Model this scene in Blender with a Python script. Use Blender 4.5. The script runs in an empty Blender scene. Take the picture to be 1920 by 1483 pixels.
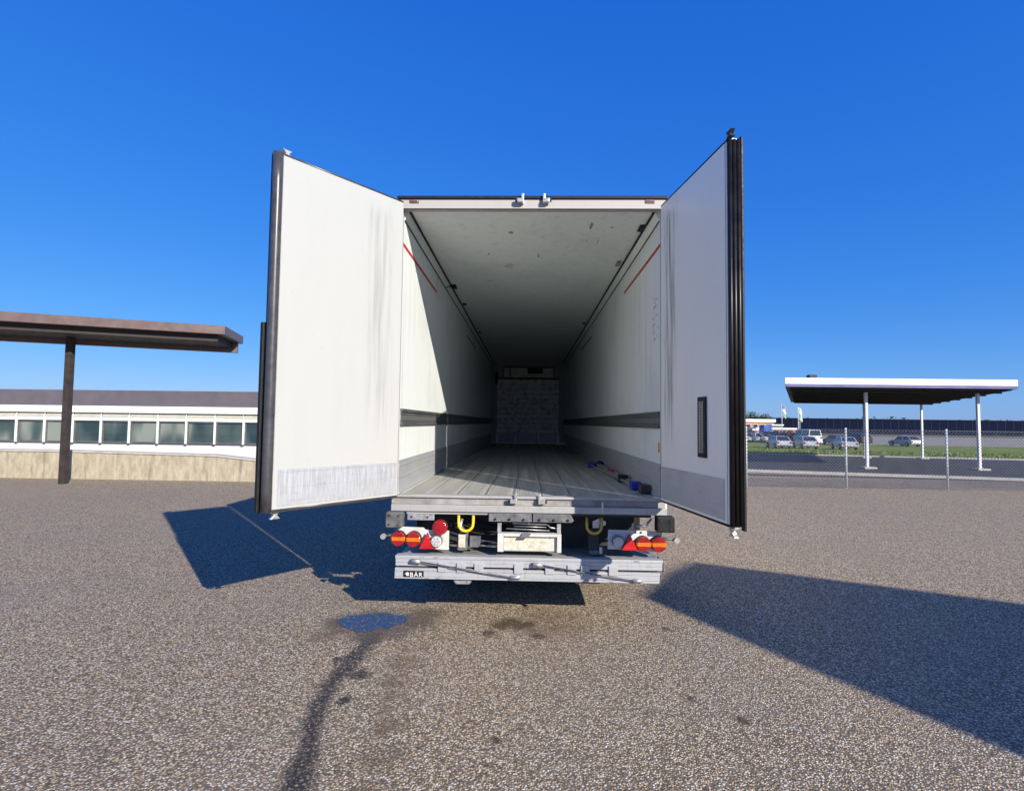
import bpy, bmesh, math, random
from mathutils import Vector, Matrix, noise as mnoise
random.seed(7)
C = bpy.context.scene
COL = C.collection
R = math.radians

# ------------------------------------------------------------------ camera
PITCH, YAW, ROLL = 0.0505, 0.0290, 0.0126
cp, sp, cy, sy = math.cos(PITCH), math.sin(PITCH), math.cos(YAW), math.sin(YAW)
fwd = Vector((-sy*cp, cy*cp, sp)); rgt = Vector((cy, sy, 0)); up = rgt.cross(fwd)
r2 = rgt*math.cos(ROLL) + up*math.sin(ROLL); u2 = up*math.cos(ROLL) - rgt*math.sin(ROLL)
cd = bpy.data.cameras.new('camera'); cam = bpy.data.objects.new('camera', cd); COL.objects.link(cam)
m = Matrix((r2, u2, -fwd)).transposed().to_4x4(); m.translation = Vector((-0.0164, -5.038, 1.864))
cam.matrix_world = m
cd.sensor_width = 36; cd.lens = 36*1005.4/1920; cd.clip_start = 0.05; cd.clip_end = 5000
C.camera = cam

# ------------------------------------------------------------------ sky and sun
EL = R(25.6); AZ = math.atan2(0.625, -0.78)          # azimuth clockwise from +Y
sun_dir = Vector((math.sin(AZ)*math.cos(EL), math.cos(AZ)*math.cos(EL), math.sin(EL)))
w = bpy.data.worlds.new('World'); C.world = w; w.use_nodes = True
nt = w.node_tree; nt.nodes.clear()
sky = nt.nodes.new('ShaderNodeTexSky'); sky.sky_type = 'NISHITA'; sky.sun_disc = False
sky.sun_elevation = EL; sky.sun_rotation = AZ
sky.air_density = 1.0; sky.dust_density = 0.25; sky.ozone_density = 4.0; sky.altitude = 0
hs = nt.nodes.new('ShaderNodeHueSaturation'); hs.inputs['Saturation'].default_value = 1.22; hs.inputs['Hue'].default_value = 0.508
bg = nt.nodes.new('ShaderNodeBackground'); bg.inputs['Strength'].default_value = 0.115
wo = nt.nodes.new('ShaderNodeOutputWorld')
# one tone curve per colour channel over the whole sky: a deep, even azure
KS = 0.1743
sc_ = nt.nodes.new('ShaderNodeSeparateColor'); cc_ = nt.nodes.new('ShaderNodeCombineColor')
nt.links.new(sky.outputs[0], hs.inputs['Color']); nt.links.new(hs.outputs[0], sc_.inputs[0])
for i, (ga, co) in enumerate(((0.93, 0.315), (0.62, 0.475), (0.32, 0.872))):
    a1 = nt.nodes.new('ShaderNodeMath'); a1.operation = 'MULTIPLY'; a1.inputs[1].default_value = KS
    a2 = nt.nodes.new('ShaderNodeMath'); a2.operation = 'POWER'; a2.inputs[1].default_value = ga
    a3 = nt.nodes.new('ShaderNodeMath'); a3.operation = 'MULTIPLY'; a3.inputs[1].default_value = co/KS
    nt.links.new(sc_.outputs[i], a1.inputs[0]); nt.links.new(a1.outputs[0], a2.inputs[0]); nt.links.new(a2.outputs[0], a3.inputs[0]); nt.links.new(a3.outputs[0], cc_.inputs[i])
nt.links.new(cc_.outputs[0], bg.inputs['Color']); nt.links.new(bg.outputs[0], wo.inputs['Surface'])
ld = bpy.data.lights.new('sun', 'SUN'); ld.energy = 4.7; ld.angle = R(0.5); ld.color = (1.0, 0.92, 0.80)
so = bpy.data.objects.new('sun', ld); COL.objects.link(so)
so.rotation_euler = (-sun_dir).to_track_quat('-Z', 'Y').to_euler(); so.location = (20, -25, 20)
C.view_settings.view_transform = 'Standard'; C.view_settings.look = 'None'
C.view_settings.exposure = 0.6; C.view_settings.gamma = 1.0; C.view_settings.use_curve_mapping = False
C.render.engine = 'CYCLES'
C.cycles.max_bounces = 12; C.cycles.diffuse_bounces = 9; C.cycles.use_denoising = True

# ------------------------------------------------------------------ materials
class NM:
    def __init__(s, name, rough=0.6, metal=0.0, color=(0.5, 0.5, 0.5), spec=0.5):
        s.m = bpy.data.materials.new(name); s.m.use_nodes = True; s.t = s.m.node_tree
        s.b = s.t.nodes['Principled BSDF']
        s.b.inputs['Roughness'].default_value = rough; s.b.inputs['Metallic'].default_value = metal
        s.b.inputs['Base Color'].default_value = (*color, 1); s.b.inputs['Specular IOR Level'].default_value = spec
        s.tc = s.t.nodes.new('ShaderNodeTexCoord')
    def n(s, typ, **kw):
        x = s.t.nodes.new(typ)
        for k, v in kw.items(): setattr(x, k, v)
        return x
    def l(s, a, b): s.t.links.new(a, b)
    def coord(s, which='Object', scale=(1, 1, 1), loc=(0, 0, 0)):
        mp = s.n('ShaderNodeMapping'); mp.inputs['Scale'].default_value = scale; mp.inputs['Location'].default_value = loc
        s.l(s.tc.outputs[which], mp.inputs['Vector']); return mp.outputs[0]
    def noise(s, vec, scale=5, detail=4, rough=0.5):
        x = s.n('ShaderNodeTexNoise'); x.inputs['Scale'].default_value = scale; x.inputs['Detail'].default_value = detail
        x.inputs['Roughness'].default_value = rough; s.l(vec, x.inputs['Vector']); return x.outputs['Fac']
    def vor(s, vec, scale=5, feature='F1', rnd=1.0):
        x = s.n('ShaderNodeTexVoronoi'); x.feature = feature; x.inputs['Scale'].default_value = scale
        x.inputs['Randomness'].default_value = rnd; s.l(vec, x.inputs['Vector']); return x
    def ramp(s, fac, stops, interp='LINEAR'):
        x = s.n('ShaderNodeValToRGB'); x.color_ramp.interpolation = interp
        e = x.color_ramp.elements
        while len(e) < len(stops): e.new(0.5)
        for i, (p, c) in enumerate(stops):
            e[i].position = p; e[i].color = (*c, 1) if hasattr(c, '__len__') else (c, c, c, 1)
        s.l(fac, x.inputs['Fac']); return x.outputs['Color']
    def mix(s, fac, a, b, mode='MIX'):
        x = s.n('ShaderNodeMix', data_type='RGBA', blend_type=mode)
        for sock, v in ((x.inputs['Factor'], fac), (x.inputs['A'], a), (x.inputs['B'], b)):
            if isinstance(v, (int, float)) : sock.default_value = v if sock.type == 'VALUE' else (v, v, v, 1)
            elif isinstance(v, tuple): sock.default_value = (*v, 1)
            else: s.l(v, sock)
        return x.outputs['Result']
    def math(s, op, a, b=None, c=None):
        x = s.n('ShaderNodeMath', operation=op)
        for i, v in enumerate((a, b, c)):
            if v is None: continue
            if isinstance(v, (int, float)): x.inputs[i].default_value = v
            else: s.l(v, x.inputs[i])
        return x.outputs[0]
    def mr(s, v, a, b, c=0.0, d=1.0, smooth=True):
        x = s.n('ShaderNodeMapRange'); x.interpolation_type = 'SMOOTHSTEP' if smooth else 'LINEAR'
        s.l(v, x.inputs[0])
        for i, q in enumerate((a, b, c, d)): x.inputs[i+1].default_value = q
        return x.outputs[0]
    def sep(s, vec):
        x = s.n('ShaderNodeSeparateXYZ'); s.l(vec, x.inputs[0]); return x.outputs
    def color(s, c): s.l(c, s.b.inputs['Base Color'])
    def rough(s, c): s.l(c, s.b.inputs['Roughness'])
    def bump(s, h, strength=0.3, dist=0.01):
        x = s.n('ShaderNodeBump'); x.inputs['Strength'].default_value = strength; x.inputs['Distance'].default_value = dist
        s.l(h, x.inputs['Height']); s.l(x.outputs[0], s.b.inputs['Normal'])

def simple(name, color, rough=0.6, metal=0.0, var=0.25, scale=6, spec=0.5, bump=0.0):
    a = NM(name, rough, metal, color, spec)
    f = a.noise(a.coord(), scale, 5, 0.6)
    lo = tuple(max(0, c*(1-var)) for c in color); hi = tuple(min(1, c*(1+var)) for c in color)
    a.color(a.ramp(f, [(0.3, lo), (0.7, hi)]))
    a.rough(a.mr(f, 0.3, 0.7, rough*0.85, min(1, rough*1.15)))
    if bump: a.bump(a.noise(a.coord(), scale*6, 3), bump, 0.004)
    return a.m

def panel_mat(name, base, dirt=(0.34, 0.33, 0.29), amount=1.0, spec=0.4):
    """white glass-fibre panel with faint vertical run marks, scuffs and specks (axis-aligned walls)"""
    a = NM(name, 0.42, 0, base, spec)
    streak = a.noise(a.coord(scale=(9, 9, 0.5)), 1.0, 6, 0.65)
    big = a.noise(a.coord(scale=(1, 1, 1)), 0.9, 4, 0.6)
    col = a.mix(a.mr(streak, 0.48, 0.8, 0, 0.38*amount), base, dirt)
    col = a.mix(a.mr(big, 0.5, 0.75, 0, 0.22*amount), col, dirt)
    sc = a.noise(a.coord(scale=(2.2, 2.2, 1.1)), 4.5, 3, 0.75)
    patch = a.noise(a.coord(loc=(3, 1, 2)), 0.8, 2)
    m1 = a.math('MULTIPLY', a.mr(sc, 0.685, 0.72), a.mr(patch, 0.48, 0.6))
    col = a.mix(a.math('MULTIPLY', m1, 0.55*amount), col, (0.13, 0.13, 0.12))
    ln = a.noise(a.coord(scale=(0.7, 0.7, 9)), 2.0, 3, 0.6)
    m2 = a.math('MULTIPLY', a.mr(ln, 0.70, 0.73), a.mr(patch, 0.52, 0.62))
    col = a.mix(a.math('MULTIPLY', m2, 0.4*amount), col, (0.2, 0.2, 0.2))
    a.color(col); a.bump(a.noise(a.coord(scale=(1, 1, 1)), 2.0, 2), 0.08, 0.02)
    return a.m

def door_mat(name, base, sk):
    """inner skin of the doors: UV = metres from hinge, metres of height; sk = grey run mark column (centre, width)"""
    a = NM(name, 0.36, 0, base, 0.45)
    uv = a.sep(a.tc.outputs['UV'])
    wob = a.noise(a.coord('UV', (6, 0.9, 1)), 1.0, 5, 0.6)
    fine = a.noise(a.coord('UV', (24, 0.8, 1)), 1.0, 5, 0.6)
    d = a.math('ABSOLUTE', a.math('SUBTRACT', uv[0], sk[0]))
    d = a.math('ADD', d, a.math('MULTIPLY', a.math('SUBTRACT', wob, 0.5), 0.22))
    band = a.mr(d, sk[1], 0.02, 0, 1)
    topf = a.math('MULTIPLY', a.mr(uv[1], 1.5, 2.2), a.mr(uv[1], 3.86, 3.70))
    bm = a.math('MULTIPLY', a.math('MULTIPLY', band, topf), a.mr(fine, 0.36, 0.68))
    soft = a.noise(a.coord('UV', (3, 0.6, 1)), 1.2, 4, 0.6)
    col = a.mix(a.mr(soft, 0.45, 0.8, 0, 0.16), base, tuple(x*0.72 for x in base))
    col = a.mix(a.mr(fine, 0.6, 0.85, 0, 0.14), col, (0.36, 0.36, 0.32))
    col = a.mix(a.math('MULTIPLY', bm, sk[2]), col, (0.17, 0.175, 0.155))
    sp = a.noise(a.coord('UV', (1, 1, 1)), 28, 2, 0.5); pt = a.noise(a.coord('UV', (1, 1, 1), (5, 2, 0)), 2.2, 2)
    m1 = a.math('MULTIPLY', a.mr(sp, 0.72, 0.76), a.mr(pt, 0.52, 0.62))
    col = a.mix(a.math('MULTIPLY', m1, 0.6), col, (0.16, 0.15, 0.14))
    a.color(col); a.bump(soft, 0.06, 0.03)
    return a.m

def kick_mat(name, uvmode=False):
    a = NM(name, 0.48, 0.45, (0.5, 0.52, 0.55), 0.5)
    if uvmode: v1 = a.coord('UV', (90, 4, 1)); v2 = a.coord('UV', (3, 12, 1)); v3 = a.coord('UV', (2, 3, 1))
    else: v1 = a.coord('Object', (90, 90, 4)); v2 = a.coord('Object', (1.5, 1.5, 14)); v3 = a.coord('Object', (2, 2, 3))
    f1 = a.noise(v1, 1, 4, 0.7); f2 = a.noise(v2, 1.5, 5, 0.7); f3 = a.noise(v3, 1.5, 5, 0.6)
    col = a.ramp(f1, [(0.3, (0.42, 0.44, 0.47)), (0.7, (0.56, 0.58, 0.62))])
    col = a.mix(a.mr(f2, 0.5, 0.7, 0, 0.45), col, (0.36, 0.37, 0.38))
    col = a.mix(a.mr(f3, 0.45, 0.75, 0, 0.65), col, (0.50, 0.50, 0.48))
    a.color(col); a.rough(a.mr(f1, 0.3, 0.7, 0.38, 0.62)); a.bump(f1, 0.15, 0.002)
    return a.m

def make_ground_mat():
    a = NM('chip_seal_asphalt', 0.9, 0, (0.3, 0.3, 0.3), 0.12)
    v = a.tc.outputs['Object']
    warp = a.noise(v, 60, 2)
    c1 = a.vor(v, 76); c2 = a.vor(v, 170)
    hsv = a.sep(c1.outputs['Color'])
    stones = a.ramp(hsv[0], [(0.0, (0.10, 0.065, 0.035)), (0.2, (0.34, 0.235, 0.13)), (0.4, (0.58, 0.42, 0.25)), (0.6, (0.72, 0.56, 0.36)), (0.74, (0.25, 0.20, 0.155)), (0.86, (0.84, 0.74, 0.58)), (1.0, (0.95, 0.90, 0.78))])
    s2 = a.sep(c2.outputs['Color'])
    stones = a.mix(0.28, stones, a.ramp(s2[1], [(0, (0.12, 0.08, 0.045)), (0.6, (0.56, 0.42, 0.27)), (1, (0.90, 0.78, 0.58))]))
    gap = a.mr(c1.outputs['Distance'], 0.36, 0.62)
    col = a.mix(a.math('MULTIPLY', gap, 0.78), stones, (0.06, 0.05, 0.04))
    broad = a.noise(v, 0.45, 6, 0.62); mid = a.noise(v, 2.6, 6, 0.65)
    col = a.mix(a.mr(broad, 0.42, 0.7, 0, 0.24), col, (0.22, 0.20, 0.18))
    col = a.mix(a.mr(mid, 0.55, 0.8, 0, 0.4), col, (0.18, 0.145, 0.11))
    small = a.noise(a.coord('Object', (1, 1, 1), (4, 7, 0)), 7.5, 4, 0.6)
    col = a.mix(a.mr(small, 0.67, 0.75, 0, 0.7), col, (0.07, 0.055, 0.045))
    # oil and water stains with a shape of their own: (x, y, radius)
    warpv = a.n('ShaderNodeTexNoise'); warpv.inputs['Scale'].default_value = 5.5; warpv.inputs['Detail'].default_value = 9; warpv.inputs['Roughness'].default_value = 0.72
    a.l(v, warpv.inputs['Vector'])
    vm = a.n('ShaderNodeVectorMath', operation='MULTIPLY_ADD'); a.l(warpv.outputs['Color'], vm.inputs[0])
    vm.inputs[1].default_value = (0.24, 0.24, 0); 
    va = a.n('ShaderNodeVectorMath', operation='ADD'); a.l(v, va.inputs[0]); va.inputs[1].default_value = (-0.12, -0.12, 0)
    a.l(va.outputs[0], vm.inputs[2]); pv = vm.outputs[0]
    def blobs(pts):
        acc = None
        for x, y, r in pts:
            d = a.n('ShaderNodeVectorMath', operation='DISTANCE'); a.l(pv, d.inputs[0]); d.inputs[1].default_value = (x, y, 0)
            k = a.mr(d.outputs['Value'], r, r*0.25)
            acc = k if acc is None else a.math('MAXIMUM', acc, k)
        return acc
    def dense(pts):
        out = []
        for p, q in zip(pts[:-1], pts[1:]):
            for k in range(2): out.append(tuple(p[i]+(q[i]-p[i])*k/2 for i in range(3)))
        return out+[pts[-1]]
    trail = blobs(dense([(-1.34, -.29, .13), (-1.33, -.46, .12), (-1.35, -.67, .13), (-1.36, -.87, .14), (-1.38, -1.04, .11), (-1.38, -1.2, .13), (-1.37, -1.35, .1), (-1.36, -1.48, .11),
                   (-1.33, -1.61, .12), (-1.29, -1.75, .11), (-1.24, -1.91, .11), (-1.2, -2.05, .12), (-1.18, -2.2, .13), (-1.17, -2.32, .14), (-1.16, -2.6, .15)])+[(-1.24, -1.02, .13), (-1.22, -1.4, .09), (-1.47, -.8, .07)])
    halo = blobs([(-1.4, -.3, .22), (-1.75, -.02, .22), (-1.43, .04, .42), (-1.05, .05, .34), (-.97, .25, .25), (-1.2, -.2, .3)])
    brown = blobs([(-.26, -.02, .13), (-.2, .06, .17), (-.13, .08, .14), (-.06, -.0, .16), (-.0, .04, .12), (.1, -.24, .1), (-.34, -.2, .09), (-.18, -1.79, .05), (1.27, 0, .07), (1.38, -1.5, .06), (1.14, -1.25, .05)])
    streak = blobs([(-.95, -.5, .2), (-.93, -.8, .2), (-.92, -1.1, .2), (-.9, -1.4, .2), (-.86, -1.7, .18), (-.8, -2.0, .2), (-.78, -2.3, .2), (-1.7, -.25, .3), (.2, .1, .5)])
    col = a.mix(a.math('MULTIPLY', a.math('MULTIPLY', streak, a.mr(mid, 0.3, 0.65)), 0.7), col, (0.13, 0.09, 0.06))
    porous = a.mr(a.noise(v, 38, 3, 0.6), 0.32, 0.52, 0.35, 1.0)
    keep = a.mr(s2[0], 0.80, 0.95, 1.0, 0.45)   # a few pale chips stay bright
    col = a.mix(a.math('MULTIPLY', a.math('MULTIPLY', trail, 0.95), a.math('MULTIPLY', keep, porous)), col, (0.03, 0.028, 0.03))
    col = a.mix(a.math('MULTIPLY', a.math('MULTIPLY', halo, 0.85), porous), col, (0.11, 0.085, 0.065))
    col = a.mix(a.math('MULTIPLY', a.math('MULTIPLY', brown, 0.9), porous), col, (0.075, 0.05, 0.03))
    col = a.mix(1.0, col, (0.97, 0.985, 1.0), 'MULTIPLY')
    a.color(col)
    wet = a.math('MAXIMUM', trail, a.math('MULTIPLY', halo, 0.6))
    a.rough(a.mr(wet, 0, 1, 0.92, 0.6))
    h = a.math('ADD', a.math('MULTIPLY', a.mr(c1.outputs['Distance'], 0.0, 0.7, 1, 0), 1.0), a.math('MULTIPLY', s2[2], 0.25))
    a.bump(h, 0.75, 0.006)
    return a.m

M = {}
M['ground'] = make_ground_mat()
M['wall'] = panel_mat('interior_wall_panel', (0.77, 0.81, 0.80))
M['ceil'] = panel_mat('ceiling_panel', (0.80, 0.85, 0.81), amount=0.9)
M['outer'] = panel_mat('outer_side_panel', (0.66, 0.67, 0.66), amount=0.6)
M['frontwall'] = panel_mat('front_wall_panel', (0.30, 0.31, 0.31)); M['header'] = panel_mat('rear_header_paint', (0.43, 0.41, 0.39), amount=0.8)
M['doorL'] = door_mat('door_skin_toned_for_sun', (0.43, 0.44, 0.425), (0.24, 0.19, 0.42))  # same white skin, colour darkened because the sun strikes this door
M['doorR'] = door_mat('streaked_door_skin_for_shade', (0.86, 0.84, 0.76), (0.19, 0.17, 0.95))  # same white skin with streaks, colour lightened because this door is shaded
M['doorout'] = simple('door_outer_skin', (0.62, 0.63, 0.63), 0.4, 0, 0.06, 3)
M['kick'] = kick_mat('kick_plate_metal'); M['kickuv'] = kick_mat('door_kick_plate_metal', True)
M['black'] = simple('black_rubber', (0.012, 0.012, 0.013), 0.55, 0, 0.4, 20, 0.3)
M['seal'] = simple('grey_rubber_seal', (0.055, 0.055, 0.062), 0.32, 0, 0.25, 12)
M['darkseal'] = simple('dark_rubber_seal', (0.008, 0.008, 0.009), 0.4, 0, 0.3, 12, 0.3)
M['darksteel'] = simple('dark_chassis_steel', (0.03, 0.03, 0.035), 0.6, 0.2, 0.5, 8)
M['greysteel'] = simple('grey_painted_steel', (0.13, 0.13, 0.135), 0.55, 0.1, 0.45, 14, bump=0.2)
M['castiron'] = simple('worn_rubber_block', (0.10, 0.10, 0.10), 0.75, 0, 0.55, 16, bump=0.5)
M['steel'] = simple('galvanised_steel', (0.50, 0.50, 0.50), 0.42, 0.7, 0.25, 25)
M['zinc'] = simple('bright_zinc', (0.5, 0.5, 0.47), 0.35, 0.6, 0.2, 30)
M['rod'] = simple('torsion_rod_steel', (0.16, 0.16, 0.17), 0.4, 0.6, 0.3, 20)
def alu(name, base):
    a = NM(name, 0.45, 0.25, base, 0.5)
    f = a.noise(a.coord(scale=(1.2, 6, 60)), 1, 5, 0.7); g = a.noise(a.coord(), 7, 6, 0.7); s_ = a.noise(a.coord(scale=(40, 40, 3)), 1, 3, 0.6)
    c = a.ramp(f, [(0.3, tuple(x*0.86 for x in base)), (0.7, base)])
    c = a.mix(a.mr(g, 0.5, 0.72, 0, 0.55), c, (0.26, 0.25, 0.225)); c = a.mix(a.mr(s_, 0.56, 0.78, 0, 0.4), c, (0.2, 0.2, 0.19)); q_ = a.noise(a.coord(scale=(5, 5, 28)), 2.5, 6, 0.75); c = a.mix(a.mr(q_, 0.6, 0.7, 0, 0.5), c, (0.18, 0.175, 0.165))
    a.color(c); a.rough(a.mr(g, 0.3, 0.7, 0.35, 0.6)); return a.m
M['alu'] = alu('lift_platform_aluminium', (0.47, 0.48, 0.495))
M['sill'] = alu('rear_sill_aluminium', (0.45, 0.445, 0.43))
M['recess'] = simple('sill_recess_dirty', (0.30, 0.285, 0.265), 0.6, 0.2, 0.3, 9)
M['alutop'] = simple('platform_top_worn', (0.33, 0.325, 0.30), 0.55, 0.3, 0.3, 10, bump=0.3)
M['whitepaint'] = simple('white_bracket_paint', (0.55, 0.55, 0.52), 0.4, 0, 0.12, 12)
a = NM('dirty_cream_plate', 0.6, 0, (0.6, 0.57, 0.48))
f = a.noise(a.coord(), 22, 6, 0.75); g = a.noise(a.coord(scale=(1, 1, 3)), 9, 4, 0.7)
c = a.ramp(f, [(0.35, (0.40, 0.35, 0.26)), (0.55, (0.60, 0.57, 0.47)), (0.75, (0.70, 0.69, 0.62))])
a.color(a.mix(a.mr(g, 0.58, 0.72, 0, 0.7), c, (0.27, 0.24, 0.18))); M['cream'] = a.m
M['rail'] = simple('scuff_rail_aluminium', (0.16, 0.17, 0.17), 0.5, 0.55, 0.3, 9)
a = NM('slotted_rail_face', 0.5, 0.45, (0.2, 0.2, 0.2))
wv = a.n('ShaderNodeTexWave', wave_type='BANDS', bands_direction='Y'); wv.inputs['Scale'].default_value = 6.2; a.l(a.tc.outputs['Object'], wv.inputs['Vector'])
k = a.mr(wv.outputs['Fac'], 0.35, 0.6); a.color(a.mix(k, (0.05, 0.052, 0.055), (0.34, 0.345, 0.34))); a.bump(k, 0.5, 0.004); M['slots'] = a.m
M['red'] = simple('red_tape', (0.45, 0.03, 0.035), 0.5, 0, 0.2, 10)
M['yellow'] = simple('yellow_coated_ring', (0.78, 0.52, 0.02), 0.4, 0, 0.15, 20)
M['yellowdull'] = simple('ochre_coated_ring', (0.55, 0.33, 0.05), 0.5, 0, 0.2, 20)
M['orange'] = simple('orange_sticker', (0.70, 0.36, 0.02), 0.5, 0, 0.1, 20)
M['blue'] = simple('blue_plastic_end', (0.02, 0.035, 0.30), 0.45, 0, 0.25, 20)
M['brownblock'] = simple('brown_end_block', (0.06, 0.035, 0.03), 0.6, 0, 0.5, 30)
M['whitetext'] = simple('white_lettering', (0.75, 0.75, 0.73), 0.5, 0, 0.05, 20)
M['pencil'] = simple('pencil_line', (0.16, 0.17, 0.22), 0.8, 0, 0.1, 20)
def lens(name, col, emit=0):
    a = NM(name, 0.12, 0, col, 0.6); b = a.b
    b.inputs['Coat Weight'].default_value = 0.5; b.inputs['Coat Roughness'].default_value = 0.05
    wv = a.vor(a.tc.outputs['Object'], 75, rnd=0.15); a.bump(wv.outputs['Distance'], 0.9, 0.006)
    n_ = a.noise(a.coord(), 14, 3); a.color(a.ramp(n_, [(0.3, tuple(x*0.6 for x in col)), (0.7, col)])); return a.m
M['lred'] = lens('red_lamp_lens', (0.34, 0.006, 0.008)); M['lamber'] = lens('amber_lamp_lens', (0.75, 0.17, 0.008)); M['lclear'] = lens('clear_lamp_lens', (0.62, 0.63, 0.64))
M['refl'] = lens('red_triangle_reflector', (0.60, 0.008, 0.008))
# trailer floor: ribbed aluminium with dirty long streaks
a = NM('ribbed_floor_metal', 0.6, 0.12, (0.4, 0.4, 0.38), 0.4)
f = a.noise(a.coord(scale=(14, 0.35, 1)), 1.0, 6, 0.65); g = a.noise(a.coord(), 3.5, 6, 0.7)
dk = a.noise(a.coord(scale=(3.0, 0.5, 1), loc=(2, 3, 0)), 1.6, 4, 0.6)
c = a.ramp(f, [(0.25, (0.21, 0.205, 0.185)), (0.5, (0.36, 0.355, 0.33)), (0.75, (0.52, 0.52, 0.50))])
c = a.mix(a.mr(g, 0.45, 0.75, 0, 0.5), c, (0.42, 0.40, 0.35)); c = a.mix(a.mr(dk, 0.55, 0.72, 0, 0.55), c, (0.15, 0.145, 0.13))
wv = a.n('ShaderNodeTexWave', wave_type='BANDS', bands_direction='X'); wv.inputs['Scale'].default_value = 14; a.l(a.tc.outputs['Object'], wv.inputs['Vector'])
c = a.mix(a.mr(wv.outputs['Fac'], 0.15, 0.0, 0, 0.35), c, (0.13, 0.125, 0.11))
a.color(c); a.bump(wv.outputs['Fac'], 0.35, 0.003); M['floor'] = a.m
# bulkhead boards
a = NM('scuffed_board_paint', 0.6, 0, (0.5, 0.48, 0.5)); 
f = a.noise(a.coord(scale=(2.5, 2, 26)), 1, 6, 0.75); g = a.noise(a.coord(), 5, 6, 0.75)
c = a.ramp(f, [(0.3, (0.55, 0.53, 0.52)), (0.5, (0.82, 0.81, 0.82)), (0.75, (0.92, 0.91, 0.93))]); c = a.mix(a.mr(g, 0.48, 0.62, 0, 0.75), c, (0.3, 0.28, 0.27)); a.color(c); M['board'] = a.m
M['bluegrey'] = simple('blue_grey_duct_panel', (0.45, 0.52, 0.62), 0.5, 0, 0.1, 4)
M['glassy'] = simple('evaporator_panel', (0.40, 0.39, 0.36), 0.4, 0.2, 0.3, 5)
M['concrete'] = None
a = NM('stained_concrete', 0.85, 0, (0.4, 0.37, 0.3)); f = a.noise(a.coord(scale=(3, 3, 1)), 2.2, 8, 0.7); g = a.noise(a.coord(scale=(4, 4, 0.6)), 1, 4, 0.6); h = a.noise(a.coord(), 30, 4, 0.7)
c = a.ramp(f, [(0.3, (0.25, 0.215, 0.15)), (0.55, (0.42, 0.37, 0.27)), (0.75, (0.52, 0.47, 0.37))]); c = a.mix(a.mr(g, 0.56, 0.7, 0, 0.6), c, (0.17, 0.14, 0.10)); a.color(a.mix(a.mr(h, 0.5, 0.8, 0, 0.3), c, (0.2, 0.18, 0.13))); a.bump(h, 0.3, 0.01); M['concrete'] = a.m
M['fascia'] = simple('grey_roof_fascia', (0.13, 0.115, 0.13), 0.6, 0.1, 0.08, 1.5)
M['brownfascia'] = simple('brown_metal_fascia', (0.15, 0.105, 0.095), 0.45, 0.2, 0.15, 3)
M['darkwood'] = simple('dark_brown_soffit', (0.035, 0.027, 0.024), 0.7, 0, 0.35, 6)
M['whitewall'] = simple('white_render_wall', (0.62, 0.615, 0.59), 0.6, 0, 0.06, 2)
M['whitetrim'] = simple('white_window_trim', (0.78, 0.78, 0.75), 0.4, 0, 0.05, 5)
M['awning'] = simple('pale_awning_glass', (0.42, 0.42, 0.34), 0.3, 0, 0.1, 3)
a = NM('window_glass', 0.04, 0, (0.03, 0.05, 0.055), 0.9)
f = a.noise(a.coord(scale=(1, 1, 0.35)), 0.9, 2, 0.4); a.color(a.ramp(f, [(0.36, (0.025, 0.05, 0.06)), (0.5, (0.07, 0.10, 0.10)), (0.62, (0.22, 0.25, 0.22))])); M['glass'] = a.m  # pale and dark tones in the glass colour stand in for reflections
M['carglass'] = simple('dark_car_glass', (0.02, 0.025, 0.03), 0.05, 0, 0.1, 3, 0.8)
def paint(name, c, rough=0.25, metal=0.4): 
    return simple(name, c, rough, metal, 0.06, 3)
M['silver'] = paint('silver_car_paint', (0.55, 0.57, 0.60)); M['cardark'] = paint('dark_car_paint', (0.035, 0.04, 0.05)); M['carred'] = paint('red_car_paint', (0.40, 0.02, 0.02), 0.3, 0.1)
M['carwhite'] = paint('white_car_paint', (0.75, 0.75, 0.75), 0.3, 0); M['cargrey'] = paint('grey_car_paint', (0.16, 0.19, 0.22)); M['carblue'] = paint('pale_blue_car_paint', (0.30, 0.38, 0.48))
M['tyre'] = simple('tyre_rubber', (0.02, 0.02, 0.02), 0.85, 0, 0.3, 20)
M['asphalt'] = simple('dark_road_asphalt', (0.035, 0.036, 0.042), 0.85, 0, 0.25, 6, bump=0.2)
M['patch'] = simple('painted_shadow_strip', (0.05, 0.048, 0.05), 0.85, 0, 0.3, 3)  # colour of a strip of shade painted on the yard
M['kerb'] = simple('pale_kerb_stone', (0.42, 0.40, 0.36), 0.8, 0, 0.15, 4)
a = NM('mown_grass', 0.9, 0, (0.1, 0.15, 0.03), 0.2); f = a.noise(a.coord(), 0.6, 6, 0.7); g = a.noise(a.coord(), 6, 4, 0.7)
c = a.ramp(f, [(0.35, (0.11, 0.16, 0.02)), (0.6, (0.22, 0.27, 0.04)), (0.75, (0.30, 0.28, 0.11))]); a.color(a.mix(a.mr(g, 0.45, 0.7, 0, 0.5), c, (0.05, 0.08, 0.015))); a.bump(g, 0.6, 0.05); M['grass'] = a.m
M['blade'] = simple('grass_blade', (0.13, 0.19, 0.03), 0.8, 0, 0.5, 0.5)
M['field'] = simple('far_field', (0.12, 0.13, 0.06), 0.9, 0, 0.3, 0.05)
M['gravel'] = simple('parking_gravel', (0.28, 0.25, 0.20), 0.9, 0, 0.25, 1.5)
M['orangebrick'] = simple('orange_brick', (0.46, 0.23, 0.12), 0.8, 0, 0.15, 0.8)
M['navy'] = simple('navy_cladding', (0.006, 0.010, 0.03), 0.95, 0, 0.2, 0.3, 0.05)
M['bluebox'] = simple('blue_container_paint', (0.04, 0.13, 0.45), 0.5, 0, 0.1, 1)
M['canopywhite'] = simple('canopy_white', (0.74, 0.72, 0.74), 0.4, 0, 0.05, 2)
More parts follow.
